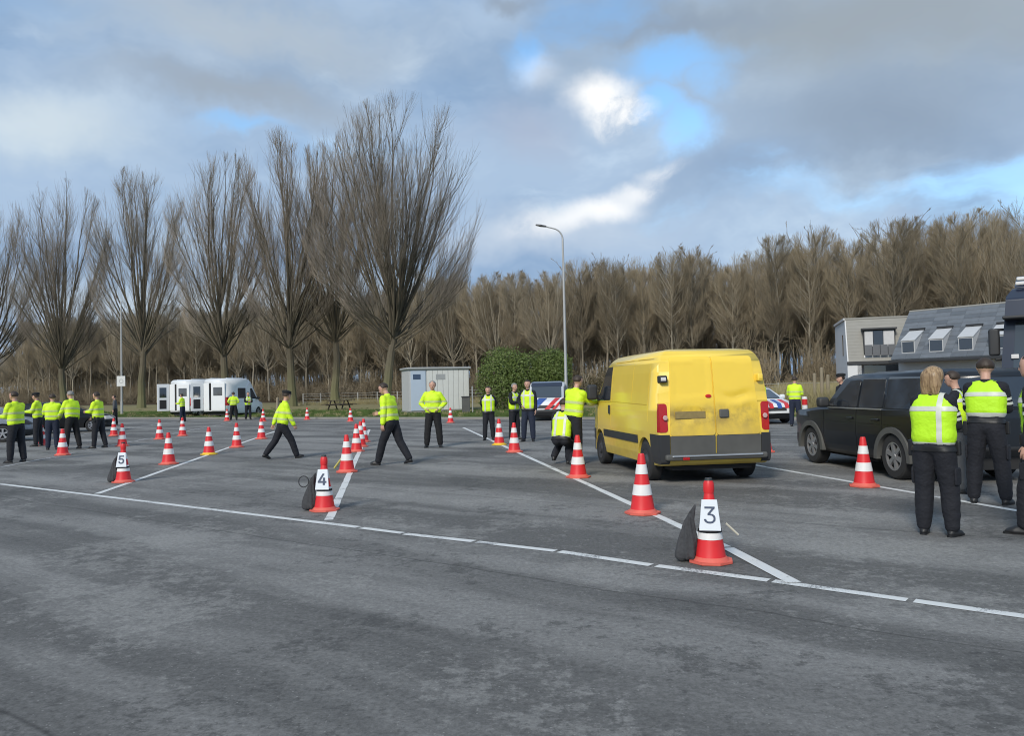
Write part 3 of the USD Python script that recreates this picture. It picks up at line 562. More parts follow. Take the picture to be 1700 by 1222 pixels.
def make_yellow_van(loc, yaw):
    L = 4.9; body = van_body(L); WX = (.88, 3.96); r = .335
    ws = [(x, s * .86) for x in WX for s in (1, -1)]
    body = wheel_cut(body, ws, .40)
    full = body; full.num_tri()
    t = thing('delivery_van', 'bright yellow panel van with dirty rear doors and dark grey lower cladding', 'van', loc, yaw)
    lines = []
    for s in (1, -1):
        lines += [([(3.02, .60), (3.02, 2.02)], s), ([(.72, 1.30), (3.02, 1.33), (4.05, 1.30)], s), ([(1.62, 1.36), (1.62, 1.98)], s), ([(.66, 1.02), (.66, 2.0)], s), ([(.6, 2.08), (1.5, 2.09)], s), ([(1.7, 2.09), (2.9, 2.09)], s), ([(4.02, .6), (4.02, 1.30)], s)]
    body = grooves(full, lines, .014)
    obj('body', body, M_yel, t)
    obj('underbody', [bx(.25, 4.6, -.72, .72, .22, .75), bx(.5, 1.3, -.93, .93, .45, .85), bx(3.55, 4.35, -.90, .90, .45, .85)], M_interior, t)
    obj('exhaust_silencer', cyl((.35, .35, .30), (.9, .35, .30), .09), M_steel, t); obj('rear_axle', cyl((.88, -.8, .34), (.88, .8, .34), .06), M_steel, t)
    for x, y in ws: wheel(t, x, y, r, .22)
    # rear doors: panels with rounded corners standing just proud of the tail, the right one dented
    def tail_x(z): return np.interp(z, [.36, .80, 1.35, 2.02, 2.21], [.07, .05, .10, .19, .30])
    def door(y0, y1, dent):
        m = Manifold.extrude(CrossSection(rpoly([(y0, .80), (y1, .80), (y1 * (1 if abs(y1) < .1 else .915), 2.10), (y0 * (1 if abs(y0) < .1 else .915), 2.10)], .05)), .035).transform(CYC).refine_to_length(.05)
        tmm = tm(m); v = tmm.vertices.copy(); z, y = v[:, 2], v[:, 1]
        v[:, 0] = tail_x(z) - .028 + v[:, 0] + .02 * (np.abs(y) / .9) ** 4
        if dent:
            line = 1.43 - .10 * np.exp(-((y + .42) / .22) ** 2) * 1.0 + .03 * np.sin(y * 9)
            v[:, 0] += .032 * np.exp(-((z - line - .06) / .07) ** 2) * np.exp(-((y + .45) / .30) ** 2) - .012 * np.exp(-((z - line + .05) / .05) ** 2) * np.exp(-((y + .45) / .33) ** 2)
        else:
            inset = ((y > .16) & (y < .72) & (z > 1.05) & (z < 1.22)); v[:, 0] += .014 * inset + .008 * ((y > .1) & (y < .7) & (z > 1.45) & (z < 2.0))
        return trimesh.Trimesh(v, tmm.faces, process=False)
    dl = obj('rear_door', door(.012, .80, False), M_yel2, t, label='left rear door smeared with dirt'); dr = obj('rear_door', door(-.80, -.012, True), M_yel2, t, label='right rear door with a crumpled dent')
    obj('number_plate', rbx(.045, .066, .17, .70, 1.075, 1.195, .006), M_dirtyplate, dl); obj('emblem', lathe([(0, 0), (.055, 0), (.05, .014), (0, .02)], 14).scale((.55, 1, 1)).rotate((0, -90, 0)).translate((.078, .10, 1.44)), M_redf, dl)
    obj('handle', rbx(.015, .06, -.24, -.07, 1.08, 1.22, .02), M_gplast, dr, label='dark square door handle')
    for s, d_ in ((1, dl), (-1, dr)):
        obj('door_cladding', shell(full, bx(-.2, .2, *sorted((s * .015, s * .80)), .50, .795), .03, (-1, 0, 0)), M_gplast, d_)
    for s in (1, -1):
        h = obj('hinge', rbx(.05, .20, *sorted((s * (.82 if s > 0 else .79), s * (.955 if s > 0 else .885))), 1.67, 1.79, .02), M_plast if s > 0 else M_yel, t); obj('hinge_cover', rbx(.042, .06, *sorted((s * (.845 if s > 0 else .805), s * (.935 if s > 0 else .87))), 1.70, 1.76, .008), M_clear if s > 0 else M_yel, h)
        lamp = obj('tail_lamp', shell(full, ex_front([(y_, z_) for y_, z_ in ((s * .835, .86), (s * 1.2, .86), (s * 1.2, 1.33), (s * .835, 1.33))], -.1, .16, .05), .010, (-1, s * .5, 0)), M_red, t); obj('lamp_glass', lathe([(0, 0), (.042, 0), (.038, .010), (0, .013)], 16).rotate((0, -90, 0)).translate((.030, s * .885, 1.10)), M_lampglass, lamp)
        obj('rear_corner', shell(full, bx(-.1, .52, *sorted((s * .815, s * 1.1)), .34, .82), .024, (-1, s * .6, 0)), M_plast, t)
        obj('side_strip', shell(full, bx(1.25, 3.58, *sorted((s * .5, s * 1.2)), .62, .76), .016, 'y'), M_plast, t)
        obj('front_arch_strip', shell(full, bx(4.34, 4.9, *sorted((s * .3, s * 1.2)), .52, .74), .014, 'y'), M_plast, t)
        dr_ = obj('cab_window', sidewin(full, [(3.08, 1.36), (4.00, 1.34), (3.90, 1.50), (3.46, 2.02), (3.08, 2.03)], s), M_glass, t)
        obj('quarter_seal', sidewin(full, [(3.86, 1.36), (4.12, 1.33), (3.98, 1.49)], s, .01, .012), M_plast, dr_)
        mir = obj('wing_mirror', rbx(3.80, 3.98, *sorted((s * 1.04, s * 1.26)), 1.36, 1.68, .05), M_plast, t); obj('mirror_arm', cyl((3.92, s * .93, 1.36), (3.90, s * 1.08, 1.44), .035), M_plast, mir)
        obj('door_handle', rbx(3.06, 3.14, *sorted((s * .975, s * 1.01)), 1.08, 1.26, .012), M_plast, t)
        obj('headlamp', shell(full, bx(4.5, 5, *sorted((s * .5, s * .95)), .82, 1.1), .01, (1, 0, .3)), M_clear, t)
    obj('windscreen', shell(full, ex_front(sym([(.74, 1.38), (.70, 2.02)]), 3.2, 4.3, .05), .012, (1, 0, .6)), M_skyglass, t)
    obj('bumper', [rbx(-.02, .16, -.90, .90, .40, .50, .03), shell(full, bx(4.3, 5, -1.2, 1.2, .25, .55), .015, (1, 0, 0))], M_gplast, t)
    obj('bumper_step', rbx(-.045, .02, -.80, .80, .455, .485, .01), M_chrome, t); obj('reflector', rbx(-.05, -.025, .50, .62, .41, .45, .008), M_red, t)
    return t
_p = ground(1234, 791); vyaw = 90 + 8.0; _a = math.radians(vyaw)
hd, lf = np.array([math.cos(_a), math.sin(_a)]), np.array([-math.sin(_a), math.cos(_a)])
o = _p[:2] - hd * .88 * .985 + lf * .86 * .955
yv = make_yellow_van((o[0], o[1], 0), vyaw); UsdGeom.Xformable(yv).AddScaleOp().Set(Gf.Vec3f(.985, .955, .985))

# ---- a car: lower body and glasshouse, with arches, glass, lamps
def car(name, label, cat_, loc, yaw, P, paintm, group=None):
    L, W = P['L'], P['W']; hw = W / 2
    low = ex_side(P['low'], W + .2, P.get('r', .07)) ^ ex_front(sym([(hw * .93, .2), (hw * .985, .45), (hw, .70), (hw * .985, P['belt'] - .08), (hw * .95, P['belt'] + .25)]), -.1, L + .1, .03)
    pr = P.get('nose', .30)
    low = low ^ ex_plan([(0, hw - .14), (.14, hw - .02), (.5, hw), (L - 1.1, hw), (L - .35, hw - .08), (L - .06, hw - pr), (L, hw - pr - .25), (L, -hw + pr + .25), (L - .06, -hw + pr), (L - .35, -hw + .08), (L - 1.1, -hw), (.5, -hw), (.14, -hw + .02), (0, -hw + .14)], 0, 3, .06)
    rw = P.get('roofw', .80) * hw; top = P['top']
    gh = ex_side(P['cab'], W + .2, P.get('rc', .08)) ^ ex_front(sym([(hw * .96, P['belt'] - .2), (hw * .95, P['belt']), (rw + .05, top - .12), (rw, top - .03), (rw - .14, top + .005)]), -.1, L + .1, .05)
    body = low + gh
    r = P['wr']; ws = [(x, s * (hw - .13)) for x in P['wx'] for s in (1, -1)]
    body = wheel_cut(body, ws, r + .055); full = body; full.num_tri()
    if P.get('gaps'): body = grooves(full, [(ln, s) for s in (1, -1) for ln in P['gaps']])
    t = thing(name, label, cat_, loc, yaw, group)
    obj('body', body, paintm, t)
    obj('underbody', [bx(.2, L - .2, -hw + .32, hw - .32, .2, .6)] + [bx(x - r - .03, x + r + .03, -hw + .12, hw - .12, .42, .78) for x in P['wx']], M_interior, t)
    for x, y in ws: wheel(t, x, y, r, .235, P.get('spokes', 5))
    for s in (1, -1):
        for w_ in P['wins']: obj('side_window', sidewin(full, w_, s, .03), M_glass, t)
        for bb in P.get('trim', []): obj('trim_strip', shell(full, bx(bb[0], bb[1], *sorted((s * .3, s * 1.3)), bb[2], bb[3]), .012, 'y'), bb[4], t)
        mx_, mz = P['mirror']; m_ = obj('wing_mirror', rbx(mx_ - .09, mx_ + .08, *sorted((s * (hw + .03), s * (hw + .24))), mz, mz + .19, .05), P.get('mm', paintm), t); obj('mirror_arm', cyl((mx_, s * (hw - .06), mz + .03), (mx_, s * (hw + .06), mz + .06), .03), M_plast, m_)
        if P.get('flare'):
            for x in P['wx']:
                ring = (Manifold.cylinder(.10, r + .15, r + .15, 32, True) - Manifold.cylinder(.3, r + .055, r + .055, 32, True)).rotate((90, 0, 0)).translate((x, s * (hw - .02), r * .86)) - bx(x - 2, x + 2, -3, 3, -1, .30)
                obj('wheel_arch', ring, P['flare'], t)
        hb = P['lamp']; obj('headlamp', shell(full, bx(L - .75, L + .2, *sorted((s * hb[0], s * hb[1])), hb[2], hb[3]), .012, (1, s * .7, .3)), P.get('lampm', M_clear), t)
        tb = P['tail']; obj('tail_lamp', shell(full, bx(-.2, .3, *sorted((s * tb[0], s * 1.3)), tb[1], tb[2]), .012, (-1, s * .7, 0)), M_red, t)
        for hx in P.get('handles', []): obj('door_handle', rbx(hx, hx + .2, *sorted((s * (hw - .03), s * (hw + .02))), P['belt'] - .16, P['belt'] - .12, .01), P.get('hm', paintm), t)
    wz = P['screen']; obj('windscreen', shell(full, ex_front(sym([(hw * .84, wz[0]), (rw - .05, wz[1])]), wz[2], L, .05), .012, (1, 0, .7)), M_skyglass, t)
    rz = P['rear']; obj('rear_window', shell(full, ex_front(sym([(hw * .8, rz[0]), (rw - .08, rz[1])]), -.2, .9, .04), .012, (-1, 0, .3)), M_glass, t)
    if P.get('grille'): g_ = P['grille']; obj('grille', shell(full, bx(L - .5, L + .2, -g_[0], g_[0], g_[1], g_[2]), .014, (1, 0, 0)), M_plast, t)
    if P.get('lower'):
        for b_, o_ in ((bx(L - .9, L + .2, -hw, hw, .2, P['lower']), 1), (bx(-.2, .6, -hw, hw, .2, P['lower']), -1)): obj('bumper', shell(full, b_, .016, (o_, 0, 0)), P.get('lowm', M_plast), t)
    return t, full

SUV = dict(L=4.84, W=1.92, belt=1.16, top=1.87, roofw=.80, wr=.375, wx=(.95, 3.835), spokes=6, nose=.14, r=.06, rc=.06,
    low=[(0, .55), (.02, 1.05), (.06, 1.20), (3.5, 1.20), (3.75, 1.17), (4.62, 1.09), (4.80, 1.02), (4.84, .60), (4.70, .38), (4.2, .30), (.35, .32)],
    cab=[(.06, 1.1), (.07, 1.35), (.14, 1.82), (.22, 1.885), (1.75, 1.90), (1.9, 1.86), (2.45, 1.82), (2.66, 1.76), (3.34, 1.18), (3.2, 1.05)],
    wins=[[(.20, 1.22), (.30, 1.76), (1.22, 1.77), (1.22, 1.22)], [(1.30, 1.22), (1.30, 1.755), (2.02, 1.74), (2.06, 1.22)], [(2.13, 1.22), (2.09, 1.735), (2.46, 1.715), (3.08, 1.24), (3.08, 1.22)]],
    gaps=[[(2.09, .45), (2.09, 1.18)], [(1.26, .85), (1.26, 1.18)], [(3.30, .6), (3.30, 1.14)], [(.7, .93), (4.5, .93)]], trim=[(2.30, 3.42, 1.185, 1.208, M_chrome)],
    mirror=(3.28, 1.20), lamp=(.52, 1.1, .80, 1.02), tail=(.72, .85, 1.25), handles=[1.35, 2.2], screen=(1.25, 1.70, 2.6), rear=(1.25, 1.72), grille=(.5, .75, 1.0), lower=.60, flare=M_gplast, mm=M_plast, lampm=M_steel)
def yawed(px_anchor, py_anchor, local, yawdeg, z=0):
    """origin of a thing so that its local point lands on the ground under a pixel of the photograph"""
    p = ground(px_anchor, py_anchor)[:2]; a = math.radians(yawdeg); c, s = math.cos(a), math.sin(a)
    return (p[0] - c * local[0] + s * local[1], p[1] - s * local[0] - c * local[1], z)
kz = .94
for key in ('low', 'cab'): SUV[key] = [(x, z * kz) for x, z in SUV[key]]
for key in ('wins', 'gaps'): SUV[key] = [[(x, z * kz) for x, z in w_] for w_ in SUV[key]]
SUV.update(belt=SUV['belt'] * kz, top=SUV['top'] * kz, mirror=(3.02, 1.13), lamp=(.62, .90, .78, .92), tail=(.80, .85, 1.15), screen=(1.17, 1.60, 2.6), rear=(1.17, 1.62), grille=(.5, .70, .93), lower=.56, trim=[(1.30, 3.16, 1.185 * kz, 1.208 * kz, M_chrome)])
car('off_road_car', 'black off-road car with alloy wheels beside the officers on the right', 'car', yawed(1496, 796, (.95, .83), 94), 94, SUV, M_black)

HATCH = dict(L=4.3, W=1.80, belt=.96, top=1.47, roofw=.72, wr=.315, wx=(.78, 3.38), spokes=7, nose=.24,
    low=[(0, .45), (.03, .85), (.10, .99), (3.1, .97), (3.35, .93), (4.0, .80), (4.24, .66), (4.3, .42), (4.1, .22), (.3, .25)],
    cab=[(.12, .88), (.22, 1.12), (.62, 1.42), (1.2, 1.475), (1.9, 1.475), (2.35, 1.41), (3.28, .93), (3.0, .85)],
    wins=[[(.62, 1.0), (.80, 1.31), (1.30, 1.38), (1.34, 1.0)], [(1.40, 1.0), (1.37, 1.385), (1.98, 1.39), (2.30, 1.33), (2.94, 1.0)]], gaps=[[(1.37, .4), (1.37, .96)], [(2.75, .4), (2.75, .93)]],
    mirror=(2.72, .96), lamp=(.45, 1.0, .60, .76), tail=(.6, .72, .95), handles=[1.5], screen=(1.0, 1.37, 2.2), rear=(1.05, 1.36), grille=(.42, .52, .66), lower=.42)
# dark estate and grey people carrier behind the group on the left
d1, b1 = car('parked_car', 'black parked car behind the group of officers on the left', 'car', yawed(154, 717, (3.38, -.77), 23), 23, HATCH, M_black)
MPV = dict(dict(SUV), L=4.5, W=1.82, wx=(.85, 3.55), wr=.325, spokes=5, flare=None, trim=[], top=1.70, belt=1.02, nose=.26, roofw=.74,
    low=[(0, .5), (.03, .95), (.08, 1.05), (3.2, 1.04), (3.5, 1.0), (4.2, .86), (4.44, .70), (4.5, .45), (4.3, .25), (.3, .27)], cab=[(.08, .95), (.16, 1.25), (.34, 1.62), (.6, 1.70), (2.1, 1.70), (2.5, 1.62), (3.5, 1.0), (3.3, .9)],
    wins=[[(.35, 1.08), (.5, 1.52), (1.2, 1.56), (1.2, 1.08)], [(1.28, 1.08), (1.28, 1.57), (2.1, 1.57), (2.16, 1.08)], [(2.24, 1.08), (2.2, 1.56), (2.45, 1.52), (3.2, 1.08)]], gaps=[[(2.2, .4), (2.2, 1.03)], [(1.24, .6), (1.24, 1.03)]],
    mirror=(3.05, 1.03), lamp=(.45, 1.0, .66, .84), tail=(.62, .8, 1.2), handles=[1.4], screen=(1.08, 1.58, 2.3), rear=(1.1, 1.56), grille=(.4, .5, .66), lower=.46, mm=M_silver)
car('grey_car', 'silver grey car cut by the left edge of the photo', 'car', yawed(6, 734, (3.55, -.78), 16), 16, MPV, M_silver)
# white patrol car with blue and red stripes, seen between the two officers beyond the yellow van
pc = yawed(1262, 705, (4.25, -.7), -82)
t, full = car('patrol_car', 'white patrol car with stripes parked beyond the yellow van', 'car', pc, -82, dict(HATCH, W=1.82), M_white)
def diag(full, x0, x1, y0, w, z0, z1, slope): return shell(full, Manifold.extrude(CrossSection([[[y0, z0], [y0 + w, z0], [y0 + w + slope, z1], [y0 + slope, z1]]], m3.FillRule.EvenOdd), x1 - x0).transform(CYC).translate((x0, 0, 0)), .018, (1, 0, .6))
for y0, m_ in ((-.62, M_bluef), (-.30, M_redf), (.05, M_bluef), (.36, M_redf)): obj('stripe', diag(full, 3.3, 4.5, y0, .17, .62, .98, .18), m_, t)
obj('light_bar', rbx(1.5, 1.72, -.5, .5, 1.49, 1.58, .03), M_bluef, t)
# police van seen from the front, its bonnet striped red, white and blue
PV = dict(L=4.9, W=1.90, belt=1.08, top=1.97, roofw=.84, wr=.335, wx=(1.0, 4.0), spokes=6, nose=.22, r=.07, rc=.09,
    low=[(0, .45), (.02, 1.0), (.04, 1.15), (3.9, 1.14), (4.15, 1.10), (4.72, .93), (4.86, .78), (4.9, .45), (4.72, .24), (.3, .27)], cab=[(.04, 1.0), (.08, 1.4), (.2, 1.88), (.4, 1.97), (2.8, 1.97), (3.2, 1.90), (4.18, 1.10), (4.0, .95)],
    wins=[[(.3, 1.12), (.36, 1.72), (1.6, 1.74), (1.6, 1.12)], [(1.7, 1.12), (1.7, 1.74), (2.6, 1.74), (2.6, 1.12)], [(2.7, 1.12), (2.7, 1.73), (3.1, 1.68), (3.78, 1.12)]], gaps=[[(2.65, .4), (2.65, 1.1)]],
    mirror=(3.6, 1.10), lamp=(.5, 1.1, .72, .92), tail=(.75, .8, 1.4), handles=[2.8], screen=(1.14, 1.84, 2.8), rear=(1.15, 1.75), grille=(.5, .62, .78), lower=.56, mm=M_plast)
pv = yawed(905, 699, (4.85, 0), -97)
t, full = car('police_van', 'white police van with dark windscreen and red and blue stripes across its front', 'van', pv, -97, PV, M_white)
for y0, w_, m_ in ((-.85, .42, M_bluef), (-.02, .24, M_redf), (.36, .16, M_redf), (-1.32, .22, M_redf)): obj('stripe', diag(full, 3.8, 4.98, y0, w_, .57, 1.12, .50), m_, t)
obj('roof_panel', shell(full, bx(2.6, 3.6, -.8, .8, 1.72, 2.1), .02, (1, 0, .5)), M_navy, t)
# two white vans with their rear doors open
WV = dict(PV, L=5.1, W=1.98, top=2.86, roofw=.84, wx=(1.05, 4.15), low=[(0, .45), (.0, 1.1), (.02, 1.3), (4.0, 1.24), (4.2, 1.16), (4.85, .98), (5.04, .8), (5.1, .45), (4.9, .26), (.3, .3)],
    cab=[(.02, 1.0), (.04, 1.5), (.12, 2.68), (.3, 2.86), (2.7, 2.86), (3.2, 2.62), (4.22, 1.2), (4.1, 1.0)], belt=1.16,
    wins=[[(1.5, 1.40), (1.5, 2.15), (2.5, 2.15), (2.5, 1.40)], [(3.12, 1.35), (3.12, 2.12), (3.36, 2.12), (3.98, 1.35)]], gaps=[[(3.05, .4), (3.05, 2.1)], [(1.4, .5), (1.4, 2.2)]], mirror=(3.85, 1.28), screen=(1.25, 2.4, 3.0), rear=(1.6, 1.7), tail=(.86, .9, 1.5), lower=.5)
M_greyglass = mat('grey_glass', (0.10, 0.105, 0.11), .1, coat=.6, var=.4, scale=3)
def white_van(label, loc, yaw):
    t, full = car('white_van', label, 'van', loc, yaw, WV, M_white)
    fr = obj('rear_door', rbx(-.05, .0, -.86, .25, .55, 2.55, .03), M_white, t, label='closed right rear door with a window'); obj('door_window', rbx(-.056, -.04, -.66, .06, 1.62, 2.22, .02), M_greyglass, fr)
    obj('window_bar', rbx(-.062, -.05, -.60, -.36, 1.64, 2.2, .005), M_whitef, fr)
    obj('load_opening', bx(-.03, .06, .27, .40, .58, 2.53), M_interior, t); obj('inner_pillar', bx(-.035, .05, .42, .86, .58, 2.53), M_white, t)
    a = math.radians(100)
    dd = rbx(-.045, .0, 0, .86, .55, 2.55, .02).rotate((0, 0, 52)).translate((-.02, .90, 0)); od = obj('open_door', dd, M_white, t, label='left rear door swung open')
    for z0, z1 in ((.72, 1.38), (1.55, 2.30)): obj('door_window' if z0 > 1 else 'door_pocket', rbx(-.06, .012, .22, .70, z0, z1, .01).rotate((0, 0, 52)).translate((-.02, .90, 0)), M_glass if z0 > 1 else M_interior, od)
    for s in (1, -1): obj('roof_rail', bx(.5, 2.6, s * .62 - .02, s * .62 + .02, 2.85, 2.90), M_white, t)
    return t
white_van('white van with open rear door, the left one of the pair', yawed(281, 695, (0, .95), 74), 74)
white_van('white van with open rear door beside two officers, the right one of the pair', yawed(337, 695, (0, .95), 77), 77)
# truck cab at the right edge, facing the camera
TY = -127
tl = at_depth(1664, horizon(1664), 14.0); a = math.radians(TY)
fw, lt = np.array([math.cos(a), math.sin(a)]), np.array([-math.sin(a), math.cos(a)])
o = np.array([tl[0], tl[1]]) + lt * 1.25 - fw * 2.3
t = thing('truck', 'dark navy truck cab with roof deflector at the right edge', 'truck', (o[0], o[1], 0), TY)
cabm = ex_side([(0, .9), (0, 3.0), (.25, 3.25), (1.9, 3.25), (2.12, 3.05), (2.30, 1.75), (2.30, .55), (1.9, .45), (.6, .45)], 2.5, .08) ^ ex_front(sym([(1.2, .3), (1.25, .8), (1.25, 1.9), (1.16, 3.1), (1.05, 3.28)]), -.2, 2.6, .06)
cabm = wheel_cut(cabm, [(1.0, 1.0), (1.0, -1.0)], .60); cabm.num_tri()
obj('cab', cabm, M_navy, t)
obj('deflector', ex_side([(.1, 3.2), (.5, 3.60), (1.0, 3.57), (1.85, 3.24)], 2.1, .05), M_navy, t)
for z, x in ((3.34, 1.95), (3.46, 1.62)): obj('light_strip', rbx(x - .12, x, -1.02, 1.02, z - .035, z + .035, .02), M_clear, t)
obj('windscreen', shell(cabm, ex_front(sym([(1.08, 1.72), (1.02, 2.62)]), 1.6, 2.6, .06), .014, (1, 0, .1)), M_skyglass, t)
obj('sun_visor', rbx(2.16, 2.52, -1.2, 1.2, 2.66, 2.72, .02), M_plast, t)
for s in (1, -1):
    m_ = obj('wing_mirror', rbx(2.04, 2.16, *sorted((s * 1.28, s * 1.46)), 2.02, 2.52, .04), M_plast, t)
    for z in (1.95, 2.5): obj('mirror_arm', cyl((2.0, s * 1.18, z), (2.08, s * 1.36, z), .025), M_plast, m_)
    obj('headlamp', shell(cabm, bx(2.0, 2.5, *sorted((s * .72, s * 1.1)), .72, .95), .014, (1, 0, 0)), M_clear, t); obj('marker_lamp', rbx(2.29, 2.33, *sorted((s * .98, s * 1.1)), 1.95, 2.03, .01), M_clear, t)
    wheel(t, 1.0, s * 1.05, .5, .3)
    obj('side_window', sidewin(cabm, [(.9, 1.75), (.9, 2.55), (1.75, 2.55), (2.0, 1.75)], s), M_glass, t)
obj('bumper', rbx(2.22, 2.42, -1.22, 1.22, .35, .75, .05), M_plast, t); obj('grille', rbx(2.28, 2.33, -.8, .8, .85, 1.55, .02), M_plast, t)
obj('chassis', bx(-3.5, 2.0, -.45, .45, .55, .95), M_steel, t)
wheel(t, -4.0, 1.05, .5, .3); wheel(t, -4.0, -1.05, .5, .3)
# ---------------------------------------------------------------- people
import scipy.sparse as sps
M_skin = mat('skin', (0.50, 0.29, 0.21), .55, var=.08, scale=30); M_hairb = mat('brown_hair', (0.035, 0.022, 0.014), .6, var=.3, scale=60); M_hairl = usdkit.material(stage, '/World/Looks/blond_hair', {'tc': ('texture_coordinate', {}), 'mp': ('mapping', {'scale': (70.0, 70.0, 5.0)}), 'n': ('noise_texture', {'scale': 1.0, 'detail': 4.0}), 'r': ('map_range', {'from_min': .3, 'from_max': .7, 'clamp': True}), 'm': ('mix', {'color1': (0.13, 0.075, 0.035), 'color2': (0.42, 0.29, 0.16)}), 'p': ('principled_bsdf', {'roughness': .45})},
    [('tc.object', 'mp.vector'), ('mp.vector', 'n.vector'), ('n.fac', 'r.value'), ('r.result', 'm.fac'), ('m.color', 'p.base_color')], surface='p.BSDF'); M_hairg = mat('grey_hair', (0.22, 0.21, 0.20), .6, var=.3, scale=60)
M_hiv = mat('hi_vis_yellow', (0.60, 0.86, 0.018), .65, var=.10, scale=7, bump=.35, bscale=26); M_hiv2 = mat('hi_vis_lime', (0.46, 0.80, 0.014), .65, var=.10, scale=7, bump=.35, bscale=26)
M_refl = mat('reflective_band', (0.55, 0.57, 0.50), .45, var=.12, scale=20); M_refl2 = mat('reflective_band_worn', (0.50, 0.58, 0.22), .5, var=.15, scale=20); M_navycloth = mat('navy_cloth', (0.008, 0.009, 0.014), .85, var=.25, scale=12, bump=.5, bscale=30); M_blackcloth = mat('black_cloth', (0.007, 0.007, 0.008), .85, var=.25, scale=12, bump=.5, bscale=30)
M_boot = mat('boot_leather', (0.013, 0.013, 0.014), .5, var=.2, scale=20); M_belt = mat('belt_leather', (0.01, 0.01, 0.011), .5); M_eye = mat('eye_dark', (0.02, 0.015, 0.012), .3); M_lip = mat('lip', (0.32, 0.12, 0.10), .5)
M_jeans = mat('blue_trousers', (0.012, 0.018, 0.038), .85, var=.25, scale=12, bump=.5, bscale=30); M_greycloth = mat('grey_cloth', (0.085, 0.087, 0.09), .85, var=.25, scale=12); M_khaki = mat('khaki_cloth', (0.24, 0.18, 0.12), .85)
def rot(axis, a):
    return trimesh.transformations.rotation_matrix(math.radians(a), axis)[:3, :3]
def S(p, r, seg=10, sc=None):
    m = Manifold.sphere(r, seg)
    if sc is not None: m = m.scale(sc)
    return m.translate(tuple(map(float, p)))
def bone(a, ra, b, rb, seg=10): return Manifold.batch_hull([S(a, ra, seg), S(b, rb, seg)])
def union(ms): 
    m = Manifold.batch_boolean(ms, m3.OpType.Add); m.num_tri(); return m
def soften(m, L, it=8, fold=0.0, seed=0, fs=9.0):
    t = tm(m.refine_to_length(L)); t.merge_vertices()
    trimesh.smoothing.filter_taubin(t, lamb=.5, nu=-.53, iterations=it)
    if fold:
        v = t.vertices; nrm_ = t.vertex_normals
        f = meshkit.fbm(np.column_stack([v[:, 0] * fs, v[:, 1] * fs, v[:, 2] * fs * 1.9]), 3, seed) - .5
        t = trimesh.Trimesh(v + nrm_ * (f * 2 * fold)[:, None], t.faces, process=False)
    return t
def band(mesh, o, n, w, off=.005):
    """a strip of the garment between two parallel planes, lifted off the cloth"""
    n = np.array(n, float); n /= np.linalg.norm(n); o = np.array(o, float)
    m = trimesh.intersections.slice_mesh_plane(mesh, n, o - n * w / 2)
    m = trimesh.intersections.slice_mesh_plane(m, -n, o + n * w / 2)
    if len(m.faces) == 0: return None
    m.merge_vertices()
    return trimesh.Trimesh(m.vertices + m.vertex_normals * off, m.faces, process=False)
def biggest(m):
    if m is None: return None
    c = m.split(only_watertight=False); return max(c, key=lambda a: len(a.faces)) if len(c) > 1 else m
NEAR, FAR = .022, .045
ARM = {'down': ((.16, .02, -1), (.06, .22, -1)), 'folded': ((.22, .25, -.95), (-.85, .55, .10)), 'hips': ((.55, -.15, -.9), (-.55, .45, -.55)), 'front': ((.12, .35, -.95), (-.35, .95, .05)), 'back': ((.18, -.45, -1), (.05, -.25, -1)), 'swing': ((.14, .38, -1), (.0, .62, -1)),
       'reach': ((.1, .75, -.55), (-.05, 1, .15)), 'low': ((.15, .45, -.9), (-.15, .75, -.7)), 'behind': ((.25, -.35, -.95), (-.75, -.30, -.45)), 'phone': ((.15, .35, -.95), (-.3, .8, .55)), 'pocket': ((.42, -.05, -.95), (-.35, .40, -.95))}
